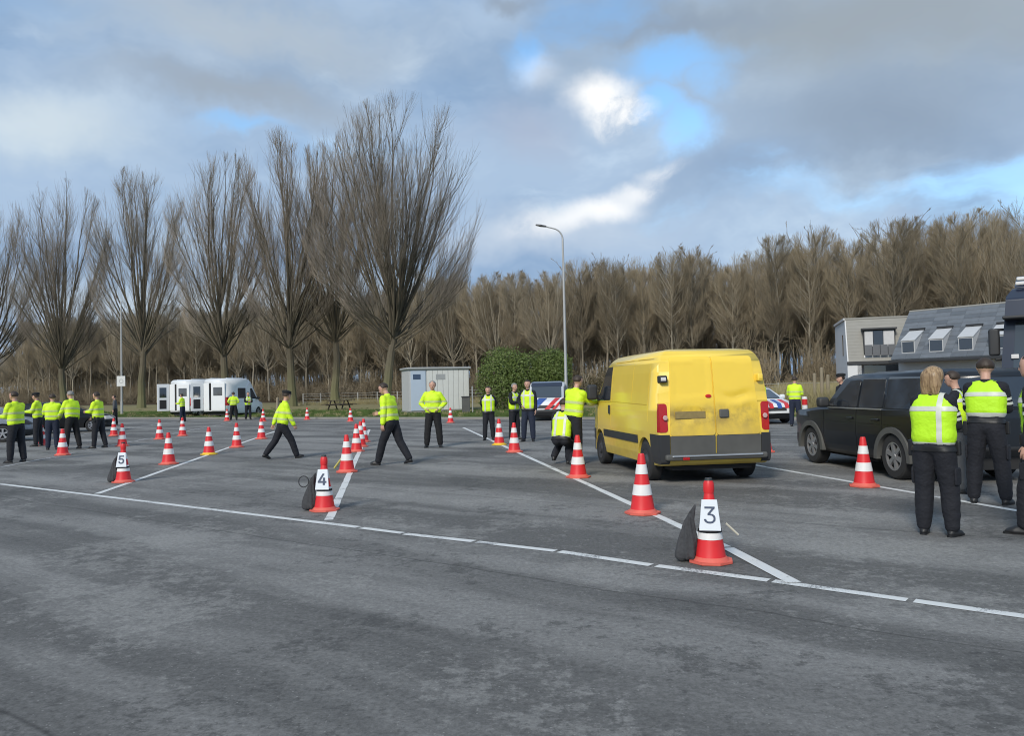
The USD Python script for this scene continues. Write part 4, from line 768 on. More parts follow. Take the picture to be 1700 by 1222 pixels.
def person(label, px, foot, H, yaw, legs=((4, 5, 4), (-3, 5, 6)), lean=3, side=0, arms=('down', 'down'), head=(0, 0), top='jacket', bottoms=None, hair='short', hairm=None, topm=None, sleevem=None, res=FAR, crouch=False, bulk=1.09, group=None, toe=(12, 12), short_vest=False, sex='m', gear=False, pitch=(0, 0), pos=None, face=False):
    h = H / 1.8; P = lambda *a: np.array(a, float) * h
    seed = int(px * 7 + foot)
    # ---- skeleton, facing +y
    hipw = .092 if sex == 'm' else .098
    J = {}
    R0 = np.eye(3)
    for i, s in enumerate((-1, 1)):                       # left (-x), right (+x)
        fl, kn, ab = legs[i]
        hip = P(s * hipw, 0, 0)
        d = rot([1, 0, 0], fl) @ rot([0, 1, 0], -s * ab * .6) @ np.array([0, 0, -1.0])
        # positive fl swings the leg forward (+y)
        d = np.array([math.sin(math.radians(s * ab)), math.sin(math.radians(fl)), -math.cos(math.radians(fl))]); d /= np.linalg.norm(d)
        knee = hip + d * .425 * h
        fl2 = fl - kn
        d2 = np.array([math.sin(math.radians(s * ab * .6)), math.sin(math.radians(fl2)), -math.cos(math.radians(fl2))]); d2 /= np.linalg.norm(d2)
        ank = knee + d2 * .425 * h
        J[i] = (hip, knee, ank, fl2)
    low = min(J[0][2][2] - .085 * h - .10 * h * max(0, math.sin(math.radians(pitch[0]))), J[1][2][2] - .085 * h - .10 * h * max(0, math.sin(math.radians(pitch[1]))))
    shift = np.array([0, -(J[0][2][1] + J[1][2][1]) / 2, -low])
    for i in (0, 1): J[i] = tuple(a + shift for a in J[i][:3]) + (J[i][3],)
    pel = shift + P(0, 0, .03)
    RT_ = rot([1, 0, 0], -lean) @ rot([0, 1, 0], side)
    T = lambda *a: pel + RT_ @ P(*a)
    shw = .185 if sex == 'm' else .165
    sh = [T(-shw, 0, .50), T(shw, 0, .50)]
    A = []
    for i, s in enumerate((-1, 1)):
        u, f = (ARM[arms[i]] if isinstance(arms[i], str) else arms[i])
        fix = lambda v: nrm(RT_ @ (np.array(v, float) * [s, 1, 1]))
        el = sh[i] + fix(u) * .29 * h; wr = el + fix(f) * .255 * h
        A.append((sh[i], el, wr, fix(f)))
    neck0, neck1 = T(0, 0, .53), T(0, .012, .625)
    RH = RT_ @ rot([0, 0, 1], head[0]) @ rot([1, 0, 0], lean * .6 - head[1])
    hc = neck1 + RH @ P(0, .018, .115)
    Hd = lambda *a: hc + RH @ P(*a)
    # ---- the body, one continuous surface
    b = []
    b.append(Manifold.batch_hull([S(T(s * .075, 0, .02), .105 * h) for s in (-1, 1)] + [S(T(s * .07, .0, .20), .085 * h) for s in (-1, 1)]))
    b.append(Manifold.batch_hull([S(T(s * .07, 0, .20), .085 * h) for s in (-1, 1)] + [S(T(s * .095, 0, .40), .095 * h) for s in (-1, 1)]))
    b.append(Manifold.batch_hull([S(T(s * .095, 0, .40), .095 * h) for s in (-1, 1)] + [S(T(s * .12, 0, .50), .055 * h) for s in (-1, 1)]))
    b.append(bone(neck0, .062 * h, neck1, .055 * h))
    for i, s in enumerate((-1, 1)):
        hip, knee, ank, _ = J[i]; calf = knee + (ank - knee) * .3
        b += [bone(hip, .088 * h, knee, .054 * h), bone(knee, .052 * h, calf, .055 * h), bone(calf, .055 * h, ank, .036 * h)]
        fd = rot([0, 0, 1], -s * toe[i]) @ np.array([0, math.cos(math.radians(pitch[i])), -math.sin(math.radians(pitch[i]))])
        b.append(Manifold.batch_hull([S(ank + np.array([0, -.02, -.045]) * h, .030 * h), S(ank + fd * .11 * h + np.array([0, 0, -.055]) * h, .018 * h), S(ank, .034 * h)]))
        s0, el, wr, fd_ = A[i]
        b += [bone(T(s * .12, 0, .49), .06 * h, s0, .055 * h), bone(s0, .052 * h, el, .040 * h), bone(el, .040 * h, wr, .026 * h)]
        # the hand: palm, four unequal bent fingers, thumb from its side
        ax = fd_; inn = nrm(np.cross(ax, np.cross(RT_ @ np.array([-s, .15, 0.]), ax))); lat = np.cross(ax, inn)
        if lat @ (RT_ @ np.array([0, 1.0, 0])) < 0 and abs(ax[2]) > .5: lat = -lat
        pc = lambda a_, l_, n_: wr + (ax * a_ + lat * l_ + inn * n_) * h
        b.append(Manifold.batch_hull([S(pc(.015, l_, 0), .017 * h, 8) for l_ in (-.016, .016)] + [S(pc(.085, l_, .004), .0135 * h, 8) for l_ in (-.030, .030)]))
        for l_, ln in ((-.031, .062), (-.0105, .074), (.0105, .080), (.031, .070)):
            a0 = pc(.088, l_, .004); a1 = pc(.088 + ln * .52, l_ * 1.08, .016); a2 = pc(.088 + ln * .86, l_ * 1.05, .042)
            b += [bone(a0, .0105 * h, a1, .0092 * h, 7), bone(a1, .0092 * h, a2, .0078 * h, 7)]
        b += [bone(pc(.022, .022, .006), .0125 * h, pc(.058, .052, .018), .0105 * h, 7), bone(pc(.058, .052, .018), .0105 * h, pc(.088, .056, .032), .0085 * h, 7)]
    # head: skull, jaw, chin, nose, brow, ears
    b += [S(Hd(0, -.012, .03), .098 * h, 16, None).scale((1, 1, 1)), Manifold.batch_hull([S(Hd(s * .042, .02, .0), .052 * h, 10) for s in (-1, 1)] + [S(Hd(s * .022, .058, -.075), .030 * h, 10) for s in (-1, 1)] + [S(Hd(0, .02, .06), .075 * h)]),
          bone(neck1, .055 * h, Hd(0, 0, -.04), .058 * h), Manifold.batch_hull([S(Hd(0, .092, .012), .010 * h, 7), S(Hd(0, .108, -.022), .014 * h, 7), S(Hd(0, .09, -.028), .016 * h, 7)]), Manifold.batch_hull([S(Hd(s * .036, .082, .030), .013 * h, 7) for s in (-1, 1)])]
    for s in (-1, 1): b.append(Manifold.batch_hull([S(Hd(s * .088, -.005, .022), .014 * h, 7), S(Hd(s * .086, -.002, -.020), .011 * h, 7), S(Hd(s * .096, -.016, .016), .010 * h, 7)]))
    if pos is None: g = ground(px, foot)
    else: g = np.array([*pos, 0.0])
    t = thing('person', label, 'person', (g[0], g[1], 0.0), yaw, group)
    # the body is left rough under the clothes and fine at head and hands
    body = tm(union(b).refine_to_length(.028 if res == NEAR else .05)); body.merge_vertices(); trimesh.smoothing.filter_taubin(body, lamb=.4, nu=-.42, iterations=4)
    obj('body', body, M_skin, t, smooth=True)
    for s in (-1, 1): obj('eye', S(Hd(s * .033, .0865, .012), .0095 * h, 8), M_eye, t, smooth=True)
    obj('mouth', Manifold.batch_hull([S(Hd(s * .022, .083, -.055), .007 * h, 6) for s in (-1, 1)] + [S(Hd(0, .090, -.054), .008 * h, 6)]), M_lip, t, smooth=True)
    hm = hairm or M_hairb
    skull = S((0, 0, 0), .108 * h, 18).scale((.98, 1.04, 1.0))
    cutb = bx(-.3, .3, .022 * h, .4, -.4, .045 * h) + bx(-.3, .3, -.4, .4, -.5, -.045 * h)
    M4 = np.eye(4); M4[:3, :3] = RH; M4[:3, 3] = Hd(0, -.012, .032)
    def local(m): m = tm(m).copy(); m.apply_transform(M4); return m
    if hair == 'short':
        m_ = soften(skull - cutb, .022, 5, .006, seed, 28); m_.apply_transform(M4); obj('hair', m_, hm, t, smooth=True)
    elif hair == 'bald': pass
    elif hair == 'long':
        hr = (skull.scale((1.04, 1.05, 1.03)) - (bx(-.3, .3, .03 * h, .4, -.4, .05 * h))) + Manifold.batch_hull([S((x * h, -.045 * h, 0), .072 * h, 12) for x in (-.034, .034)] + [S((x * h, -.05 * h, -.11 * h), .056 * h, 12) for x in (-.055, .055)]) + Manifold.batch_hull([S((x * h, -.05 * h, -.11 * h), .054 * h, 12) for x in (-.055, .055)] + [S((x * h, -.06 * h, -.185 * h), .03 * h, 12) for x in (-.07, .0, .06)])
        m_ = tm(hr.refine_to_length(.014)); m_.merge_vertices(); trimesh.smoothing.filter_taubin(m_, iterations=6); v = m_.vertices
        str_ = np.sin(np.arctan2(v[:, 0], v[:, 1] + .03) * 26 + v[:, 2] * 9); m_ = trimesh.Trimesh(v + m_.vertex_normals * (str_ * .0022)[:, None], m_.faces, process=False)
        m_.apply_transform(M4); obj('hair', m_, hm, t, smooth=True)
    elif hair == 'bun':
        obj('hair', local((skull.scale((1.03, 1.03, 1.02)) - cutb) + S((0, -.12 * h, .02 * h), .045 * h, 12)), hm, t)
    elif hair == 'cap':
        obj('hair', local(skull.scale((.97, .97, .97)) - cutb - bx(-1, 1, -1, 1, .02 * h, 1)), hm, t)
        crown = Manifold.batch_hull([Manifold.cylinder(.03 * h, .112 * h, .112 * h, 22).translate((0, 0, .030 * h)), Manifold.cylinder(.02 * h, .122 * h, .116 * h, 22).translate((0, -.006 * h, .078 * h)), Manifold.cylinder(.01 * h, .07 * h, .05 * h, 22).translate((0, -.01 * h, .108 * h))])
        c_ = obj('cap', local(crown), M_blackcloth, t); obj('visor', local(Manifold.batch_hull([Manifold.cylinder(.008 * h, .085 * h, .085 * h, 20).translate((0, .07 * h, .026 * h)), Manifold.cylinder(.008 * h, .09 * h, .09 * h, 20).translate((0, .02 * h, .034 * h))]) - Manifold.cylinder(1, .10 * h, .10 * h, 20, True)), M_belt, c_)
    # ---- trousers, boots
    bm = bottoms or M_navycloth
    k = bulk
    tr = [Manifold.batch_hull([S(T(s * .082, -.004, .0), .115 * h * k) for s in (-1, 1)] + [S(T(s * .075, .0, .16), .10 * h * k) for s in (-1, 1)])]
    for i, s in enumerate((-1, 1)):
        hip, knee, ank, _ = J[i]; c1 = knee + (ank - knee) * .55; c2 = knee + (ank - knee) * .93
        tr += [bone(hip + RT_ @ P(0, -.01, -.02), .110 * h * k, knee, .085 * h * k), bone(knee, .085 * h * k, c1, .080 * h * k), bone(c1, .080 * h * k, c2, .076 * h), S(c2 - np.array([0, 0, .01]), .077 * h)]
    trs = soften(union(tr), res, 5, .007, seed, 10)
    t_ = obj('trousers', trs, bm, t, smooth=True)
    if gear and res == NEAR:
        for i, s in enumerate((-1, 1)):
            hip, knee, ank, _ = J[i]; q = hip + (knee - hip) * .66 + np.array([s * .085 * k, 0, 0]) * h
            obj('cargo_pocket', soften(Manifold.batch_hull([S(q + np.array([0, y, z]) * h, .016 * h) for y in (-.06, .06) for z in (-.085, .075)]), .03, 3, .004, i, 20), bm, t_, smooth=True)
    for i, s in enumerate((-1, 1)):
        ank = J[i][2]; fd = rot([0, 0, 1], -s * toe[i]) @ np.array([0, math.cos(math.radians(pitch[i])), -math.sin(math.radians(pitch[i]))]); upf = np.array([0, math.sin(math.radians(pitch[i])), math.cos(math.radians(pitch[i]))])
        B = lambda a_, l_, u_: ank + (fd * a_ + np.array([-fd[1], fd[0], 0]) * l_ + upf * u_) * h
        bt = Manifold.batch_hull([S(B(-.045, l_, -.055), .028 * h, 8) for l_ in (-.018, .018)] + [S(B(.12, l_, -.058), .025 * h, 8) for l_ in (-.026, .026)] + [S(B(.17, 0, -.060), .023 * h, 8)] + [S(B(.05, 0, -.02), .036 * h, 8)]) + bone(B(-.012, 0, -.02), .048 * h, J[i][2] + (J[i][1] - J[i][2]) * .26, .060 * h) + bone(B(-.012, 0, -.02), .046 * h, B(.06, 0, -.03), .036 * h)
        bo = obj('boot', soften(bt, .03, 3), M_boot, t, smooth=True)
        obj('sole', Manifold.batch_hull([Manifold.cylinder(.022 * h, .036 * h, .036 * h, 12).translate(tuple(ank * [1, 1, 0] + fd * a_ * h + [0, 0, ank[2] - .087 * h])) for a_ in (-.038, .10)] + [Manifold.cylinder(.022 * h, .028 * h, .028 * h, 12).translate(tuple(ank * [1, 1, 0] + fd * .165 * h + [0, 0, ank[2] - .087 * h]))]) if abs(pitch[i]) < 5 else Manifold.batch_hull([S(B(-.04, l_, -.078), .011 * h, 6) for l_ in (-.03, .03)] + [S(B(.15, l_, -.078), .011 * h, 6) for l_ in (-.03, .03)]), M_belt, bo)
    # ---- upper clothes
    tmn = topm or M_hiv
    def torso(rch, rw_, hem, zlo, zhi=.50, shr=.075, wide=.122):
        return [Manifold.batch_hull([S(T(s * .088, 0, zlo), hem * h * k) for s in (-1, 1)] + [S(T(s * .082, .0, .22), rw_ * h * k) for s in (-1, 1)]),
                Manifold.batch_hull([S(T(s * .082, 0, .22), rw_ * h * k) for s in (-1, 1)] + [S(T(s * .095, .004, .38), rch * h * k) for s in (-1, 1)]),
                Manifold.batch_hull([S(T(s * .095, .004, .38), rch * h * k) for s in (-1, 1)] + [S(T(s * wide, 0, zhi), shr * h) for s in (-1, 1)] + [S(T(0, 0, .535), .070 * h)])]
    def sleeves(r0, r1, r2):
        out = []
        for i, s in enumerate((-1, 1)):
            s0, el, wr, _ = A[i]; w2 = el + (wr - el) * .97
            out += [bone(T(s * .12, 0, .49), .07 * h, s0, r0 * h), bone(s0, r0 * h, el, r1 * h), bone(el, r1 * h, w2, r2 * h)]
        return out
    zax = RT_ @ np.array([0, 0, 1.0]); xax = RT_ @ np.array([1.0, 0, 0])
    if top == 'jacket':                                   # hi-vis jacket with sleeves
        jk = soften(union(torso(.122, .118, .122, .055) + sleeves(.080, .069, .055)), res, 5, .010, seed + 1, 8)
        j_ = obj('jacket', jk, tmn, t, smooth=True)
        for z in (.13, .30): 
            bb = band(jk, T(0, 0, z), zax, .055 * h)
            if bb is not None:
                for c in sorted(bb.split(only_watertight=False), key=lambda m_: -len(m_.faces))[:3]:
                    if len(c.faces) > 12: obj('reflective_band', c, M_refl2, j_, smooth=True)
        for i in (0, 1):
            s0, el, wr, f_ = A[i]; bb = biggest(band(jk, el + (wr - el) * .55, wr - el, .05 * h))
            c = bb
        obj('collar', lathe([(.078 * h, 0), (.066 * h, .07 * h), (.056 * h, .07 * h), (.066 * h, 0)], 16).transform(np.column_stack([RT_, T(0, .004, .535)])), tmn, j_)
    elif top in ('vest', 'coat'):                         # dark shirt or coat, with or without a hi-vis vest over it
        sm = sleevem or M_navycloth
        jk = soften(union(torso(.108, .104, .11, .04) + sleeves(.073, .062, .050)), res, 5, .008, seed + 1, 9)
        j_ = obj('coat' if top == 'coat' else 'shirt', jk, sm, t, smooth=True)
        obj('collar', lathe([(.076 * h, 0), (.064 * h, .06 * h), (.056 * h, .06 * h), (.066 * h, 0)], 16).transform(np.column_stack([RT_, T(0, .004, .535)])), sm, j_)
        if gear:
            for i in (0, 1):
                s0, el, wr, f_ = A[i]; bb = biggest(band(jk, s0 + (el - s0) * .52, el - s0, .032 * h))
                if bb is not None: obj('arm_band', bb, M_refl, j_, smooth=True)
        if top == 'vest':
            zlo = .20 if short_vest else (.10 if sex == 'f' else .075)
            vm = union(torso(.128, .122, .126, zlo, .50, .078, .118)) - union(sleeves(.060, .06, .05)[1:2] + sleeves(.06, .06, .05)[4:5])
            vs = soften(vm, res, 5, .006, seed + 2, 9)
            v_ = obj('vest', vs, tmn, t, smooth=True)
            for z in ((zlo - .075, .41) if not short_vest else (.115 + .03, .40)):
                bb = biggest(band(vs, T(0, 0, z), zax, .052 * h))
                if bb is not None: obj('reflective_band', bb, M_refl, v_, smooth=True)
            for xo in ((.105,) if sex == 'f' else ((-.10, .10) if not short_vest else ())):
                st = band(vs, T(xo, 0, .3), xax, .05 * h, .008)
                if st is not None:
                    for c in sorted(st.split(only_watertight=False), key=lambda m_: -len(m_.faces))[:2]:
                        if len(c.faces) > 10: obj('reflective_strap', c, M_refl, v_, smooth=True)
    if top != 'jacket' or gear:
        bl = biggest(band(trs, T(0, 0, .07 if short_vest else -.02), zax, .055 * h, .012))
        if bl is not None:
            be = obj('belt', bl, M_belt, t, smooth=True)
            if gear:
                for a_, w_, hh in ((100, .05, .13), (-80, .045, .15), (160, .06, .08), (-140, .05, .09)):
                    q = T(math.sin(math.radians(a_)) * .20 * k, -math.cos(math.radians(a_)) * .135 * k if abs(a_) > 90 else -.02, .04)
                    obj('belt_pouch', rbx(-w_ / 2 * h, w_ / 2 * h, -.03 * h, .03 * h, -hh * h, .03 * h, .012).rotate((0, 0, -a_)).translate(tuple(q)), M_belt, be)
    return t
Y = lambda deg, px: deg - math.degrees(math.atan2(px - CX, FPX))       # facing direction relative to the line of sight: 0 away from the camera, 180 towards it
WALK = dict(res=NEAR)
# the pair and the third officer on the right, nearest to the camera
person('blond woman in a lime vest with dark sleeves, seen from behind, right foreground', 1557, 889, 1.70, Y(-20, 1557), ((2, 4, 3), (6, 8, 4)), 2, 0, ('front', 'front'), (-10, 0), 'vest', M_navycloth, 'long', M_hairl, M_hiv2, res=NEAR, sex='f', gear=True, bulk=1.16)
person('officer with back to the camera in a short lime vest, right of the blond woman', 1642, 837, 1.84, Y(-12, 1642), ((1, 4, 6), (3, 6, 8)), 5, 0, ('front', 'front'), (20, 8), 'vest', M_navycloth, 'short', M_hairb, M_hiv2, res=NEAR, gear=True, short_vest=True, bulk=1.12)
person('officer in a lime vest cut by the right edge of the photo', 1742, 889, 1.82, Y(75, 1742), ((14, 10, 3), (-8, 12, 3)), 3, 0, ('down', 'down'), (0, 0), 'vest', M_navycloth, 'short', M_hairb, M_hiv2, res=NEAR, gear=True)
person('officer half hidden between the blond woman and the officer beside her', 1606, 819, 1.70, Y(75, 1606), ((3, 5, 3), (-2, 5, 3)), 6, 0, ('front', 'low'), (0, 10), 'vest', M_greycloth, 'short', M_hairb, M_hiv, bulk=.95)
# at the yellow van
person('officer in a yellow jacket standing at the window of the yellow van', 952, 771, 1.84, Y(-38, 952), ((3, 5, 5), (-2, 5, 5)), 6, 4, ('low', 'reach'), (-15, 8), 'jacket', M_navycloth, 'short', res=NEAR)
person('officer crouching beside the front wheel of the yellow van', 934, 771, 1.80, Y(-20, 934), ((80, 128, 10), (62, 118, 10)), 18, 0, ('low', 'low'), (0, 5), 'vest', M_navycloth, 'short', res=NEAR, bulk=1.04)
# the walkers and the man in the middle
person('officer in a dark cap striding to the right past the numbered cones', 467, 762, 1.72, Y(-78, 467), ((-23, 14, 2), (27, 8, 2)), 6, 0, ('back', 'swing'), (12, 8), 'jacket', M_navycloth, 'cap', res=NEAR, pitch=(20, -14))
person('bareheaded officer walking away to the left, seen from behind with bowed head', 654, 772, 1.84, Y(58, 654), ((20, 5, 4), (-18, 14, 4)), 10, 2, ('down', 'front'), (10, 25), 'jacket', M_navycloth, 'short', M_hairb, res=NEAR, pitch=(-6, 12))
person('officer standing face on before the grey cabin, hands at the jacket hem', 720, 743, 1.86, Y(176, 720), ((2, 3, 8), (2, 3, 8)), 1, 0, ('hips', 'hips'), (0, 5), 'jacket', M_blackcloth, 'short', M_hairg, res=NEAR, bulk=1.14, face=True)
# the three in front of the hedge
person('slim officer in a yellow vest with hands behind the back by the hedge', 812, 731, 1.68, Y(176, 812), ((1, 3, 4), (2, 3, 4)), 0, 0, ('behind', 'behind'), (0, 0), 'vest', M_navycloth, 'short')
person('officer in a yellow vest standing sideways, left one of the pair by the hedge', 854, 730, 1.76, Y(-130, 854), ((2, 3, 4), (-2, 3, 4)), 0, 0, ('folded', 'folded'), (0, 0), 'vest', M_navycloth, 'short', M_hairg)
person('officer in a yellow vest and blue trousers, right one of the pair by the hedge', 878, 733, 1.84, Y(165, 878), ((2, 3, 4), (4, 6, 5)), 0, 0, ('down', 'hips'), (0, 0), 'vest', M_jeans, 'short', M_hairb)
# beyond the yellow van and the off-road car
person('officer half hidden behind the right rear corner of the yellow van', 1268, 706, 1.78, Y(60, 1268), ((3, 4, 3), (-3, 4, 3)), 2, 0, ('folded', 'down'), (0, 0), 'jacket', M_navycloth, 'short')
person('officer in a yellow jacket standing in front of the white patrol car', 1321, 708, 1.82, Y(-10, 1321), ((2, 3, 4), (1, 3, 4)), 2, 0, ('folded', 'folded'), (0, 0), 'jacket', M_jeans, 'short')
person('person in a black cap and dark jacket behind the bonnet of the off-road car', 1402, 737, 1.78, Y(120, 1402), ((2, 3, 4), (1, 3, 4)), 2, 0, ('down', 'down'), (0, 0), 'coat', M_blackcloth, 'cap', sleevem=M_navycloth)
# the group on the left
person('officer nearest the left edge in a yellow jacket, arms held forward', 28, 768, 1.80, Y(40, 28), ((4, 5, 5), (-2, 5, 6)), 3, 0, ('front', 'front'), (10, 5), 'jacket', M_navycloth, 'short', res=NEAR)
person('officer in a dark cap looking left, second from the left in the group', 64, 741, 1.80, Y(70, 64), ((2, 3, 4), (-2, 3, 4)), 2, 0, ('front', 'folded'), (0, 5), 'jacket', M_navycloth, 'cap')
person('officer in blue trousers seen from behind in the middle of the left group', 87, 747, 1.74, Y(-5, 87), ((2, 3, 3), (0, 3, 3)), 3, 0, ('folded', 'low'), (0, 5), 'jacket', M_jeans, 'short', M_hairb)
person('tall officer leaning in with one arm hanging, right of the blue trousers', 121, 746, 1.84, Y(40, 121), ((5, 4, 6), (-6, 5, 7)), 8, 5, ('low', 'down'), (0, 10), 'jacket', M_blackcloth, 'short', M_hairg)
person('officer standing with feet apart at the right end of the left group', 166, 744, 1.78, Y(55, 166), ((6, 4, 4), (-8, 6, 4)), 3, 0, ('front', 'low'), (0, 5), 'jacket', M_navycloth, 'short', gear=True)
person('person in a dark grey jacket standing by the post with the square sign', 192, 706, 1.74, Y(80, 192), ((3, 3, 3), (-3, 3, 3)), 2, 0, ('down', 'down'), (0, 0), 'coat', M_blackcloth, 'short', sleevem=M_greycloth)
# at the white vans
person('officer in a yellow jacket at the rear of the left white van', 304, 700, 1.76, Y(60, 304), ((3, 3, 3), (-5, 5, 3)), 2, 0, ('front', 'down'), (0, 0), 'jacket', M_jeans, 'short')
person('officer with arms spread, left of the two at the right white van', 388, 698, 1.80, Y(10, 388), ((3, 3, 7), (-2, 3, 7)), 2, 0, ('hips', 'hips'), (0, 0), 'jacket', M_blackcloth, 'short')
person('officer in a yellow jacket, right of the two at the right white van', 412, 697, 1.78, Y(-160, 412), ((3, 3, 4), (-2, 3, 4)), 2, 0, ('folded', 'folded'), (0, 0), 'vest', M_navycloth, 'short')
# ---------------------------------------------------------------- traffic cones
M_cone = mat('cone_red', (0.64, 0.022, 0.026), .45, var=.10, scale=9); M_conebase = mat('cone_base', (0.64, 0.12, 0.085), .6, var=.22, scale=7); M_coneyel = mat('cone_base_yellow', (0.72, 0.46, 0.03), .6, var=.15)
M_conewhite = mat('cone_reflective_white', (0.72, 0.70, 0.68), .45, var=.10, scale=12); M_board = mat('white_board', (0.66, 0.70, 0.74), .5, var=.06, scale=5); M_digit = mat('number_paint', (0.04, 0.06, 0.11), .5, var=.1); M_bag = mat('black_bag_cloth', (0.045, 0.046, 0.05), .9, var=.5, scale=22, bump=.5, bscale=30)
M_rod = mat('yellow_rod', (0.72, 0.62, 0.16), .5); M_cord = mat('pale_cord', (0.5, 0.47, 0.38), .7)
CONE_R = [(0.165, .03), (.150, .055), (.128, .20), (.104, .34), (.080, .48), (.058, .62), (.042, .73)]
def cone_r(z): return np.interp(z, [a[1] for a in CONE_R], [a[0] for a in CONE_R])
def make_cone(label, loc, yaw, base=None, group=None, number=None, tilt=0):
    t = thing('traffic_cone', label, 'traffic cone', loc, yaw, group)
    pl = Manifold.extrude(CrossSection([[(.225 * math.cos(math.radians(a)), .225 * math.sin(math.radians(a))) for a in range(22, 382, 45)]]), .022).translate((0, 0, .006))
    rim = Manifold.batch_hull([Manifold.extrude(CrossSection([[(.215 * math.cos(math.radians(a)), .215 * math.sin(math.radians(a))) for a in range(22, 382, 45)]]), .012), pl])
    obj('base', rim + Manifold.cylinder(.04, .185, .155, 24).translate((0, 0, .024)), base or M_conebase, t)
    obj('body', lathe([(0, .03)] + CONE_R + [(.034, .752), (.022, .748), (0, .745)], 28), M_cone, t)
    for z0, z1 in ((.24, .37), (.50, .62)):
        obj('white_band', lathe([(cone_r(z0) - .01, z0), (cone_r(z0) + .004, z0), (cone_r(z1) + .004, z1), (cone_r(z1) - .01, z1)], 28), M_conewhite, t)
    if number:
        # a white board with the bay number strapped to the front of the cone, a dark strap below it and a red lamp cap on top
        bd = Manifold.batch_hull([rbx(-.105, .105, 0, .012, 0, .02, .004), rbx(-.075, .075, 0, .012, .285, .31, .004)]).rotate((-9, 0, 0)).translate((0, -.118, .335))
        b = obj('number_board', bd, M_board, t)
        tx = meshkit.text_mesh(number, .165, .004, number != '3'); tx.apply_translation([-(tx.bounds[0][0] + tx.bounds[1][0]) / 2, 0, 0]); tx.apply_transform(trimesh.transformations.rotation_matrix(math.radians(90), [1, 0, 0])); tx.apply_translation([0, -.0015, .075])
        tx.apply_transform(trimesh.transformations.rotation_matrix(math.radians(-9), [1, 0, 0])); tx.apply_translation([0, -.118, .335])
        obj('number', tx, M_digit, b, smooth=False)
        obj('strap', lathe([(cone_r(.33) + .004, .31), (cone_r(.31) + .010, .31), (cone_r(.34) + .010, .34), (cone_r(.34) + .004, .34)], 24), M_blackcloth, t)
        obj('lamp_cap', lathe([(0, .70), (.050, .70), (.055, .74), (.052, .80), (.035, .835), (0, .84)], 20), M_cone, t); obj('cap_top', lathe([(0, .83), (.040, .825), (.034, .852), (0, .856)], 18), M_plast, t)
    return t
def bag(label, loc, yaw, H=.62, w=.10, seed=1, loop=False):
    t = thing('black_bag', label, 'bag', loc, yaw)
    g = np.random.default_rng(seed)
    # limp cloth: narrow where it is tied near the top of the cone, fuller and slumped towards the ground
    k = Manifold.batch_hull([S((.075, -.02, H), .016), S((.02, .0, H * .72), .045), S((-.02, .02, H * .5), .055)]) + Manifold.batch_hull([S((.02, .0, H * .72), .045), S((-.06, .01, H * .36), .05), S((.03, -.02, H * .38), .05)]) + Manifold.batch_hull([S((-.06, .01, H * .36), .05), S((.03, -.02, H * .38), .05), S((-.10, .02, .06), .05), S((.02, -.03, .07), .055), S((-.03, .05, .05), .045)])
    k = soften(k, .016, 8); v = k.vertices; an = np.arctan2(v[:, 1], v[:, 0])
    fd = np.sin(an * 7 + v[:, 2] * 5 + seed) * .5 + (meshkit.fbm(np.column_stack([v[:, 0] * 16, v[:, 1] * 16, v[:, 2] * 4]), 3, seed) - .5) * 1.4
    obj('sack', trimesh.Trimesh((v + k.vertex_normals * (fd * .016)[:, None]) * [.9, .85, .86], k.faces, process=False), M_bag, t, smooth=True)
    if loop:
        an = np.linspace(0, 2 * math.pi, 17); P_ = np.column_stack([-.098 + .068 * np.cos(an), 0 * an, H * .66 + .075 * np.sin(an)])
        obj('strap_loop', tubes(P_[None], np.full((1, 17), .008), 5), M_bag, t, smooth=False)
    return t
CONES = [  # photo x, y of the base, label (None: one of the plain ones), base colour
    (576, 784, 'cone on which a yellow stick leans, up the line from the board 4', 0), (960, 793, 'cone in front of the officers at the yellow van window', 0), (1067, 853, 'cone at the left rear wheel of the yellow van', 0),
    (1435, 808, 'cone on the white line beside the black off-road car', 0), (1271, 751, 'cone half hidden behind the right side of the yellow van', 0), (280, 771, 'cone on the white line right behind the cone numbered 5', 0),
    (347, 755, 'yellow-based cone left of the striding officer in the cap', 1), (829, 739, 'yellow-based cone in front of the slim officer by the hedge', 1), (854, 751, 'cone nearer the camera than the yellow-based cone by the hedge', 0),
    (393, 743, 'third cone from the cone numbered 5 along its white line', 0), (434, 729, 'cone at the far end of the line behind the striding officer', 0),
    (592, 750, 'front cone of the tight row of three behind the leaning yellow stick', 0), (599, 742, 'middle cone of the tight row of three behind the leaning yellow stick', 0), (604, 734, 'rear cone of the tight row of three behind the leaning yellow stick', 0),
    (104, 756, 'cone standing in front of the left group of officers', 0), (69, 740, 'cone between the legs of the left group of officers', 0), (189, 724, 'cone right of the left group, by the dark jacket', 0), (203, 741, 'cone just behind the cone numbered 5', 0),
    (265, 729.5, 'left one of two cones in front of the left white van', 0), (303, 724, 'right one of two cones in front of the left white van', 0), (377, 699, 'small distant cone left of the officers at the white van', 0), (437, 700, 'small distant cone right of the right white van', 0),
    (510, 697, 'small distant cone by the kerb left of the picnic table', 0), (582, 700, 'small distant cone by the kerb below the picnic table', 0), (748, 702, 'small distant cone by the kerb at the grey cabin', 0)]
gC = random.Random(3); first = {}
for px, py, lab, kind in CONES:
    g = ground(px, py); lab = lab
    yaw = gC.uniform(0, 45)
    if kind not in first: first[kind] = make_cone(lab, g, yaw, M_coneyel if kind else None, 'red and white traffic cones')
    else: dup(first[kind], g, yaw, lab)
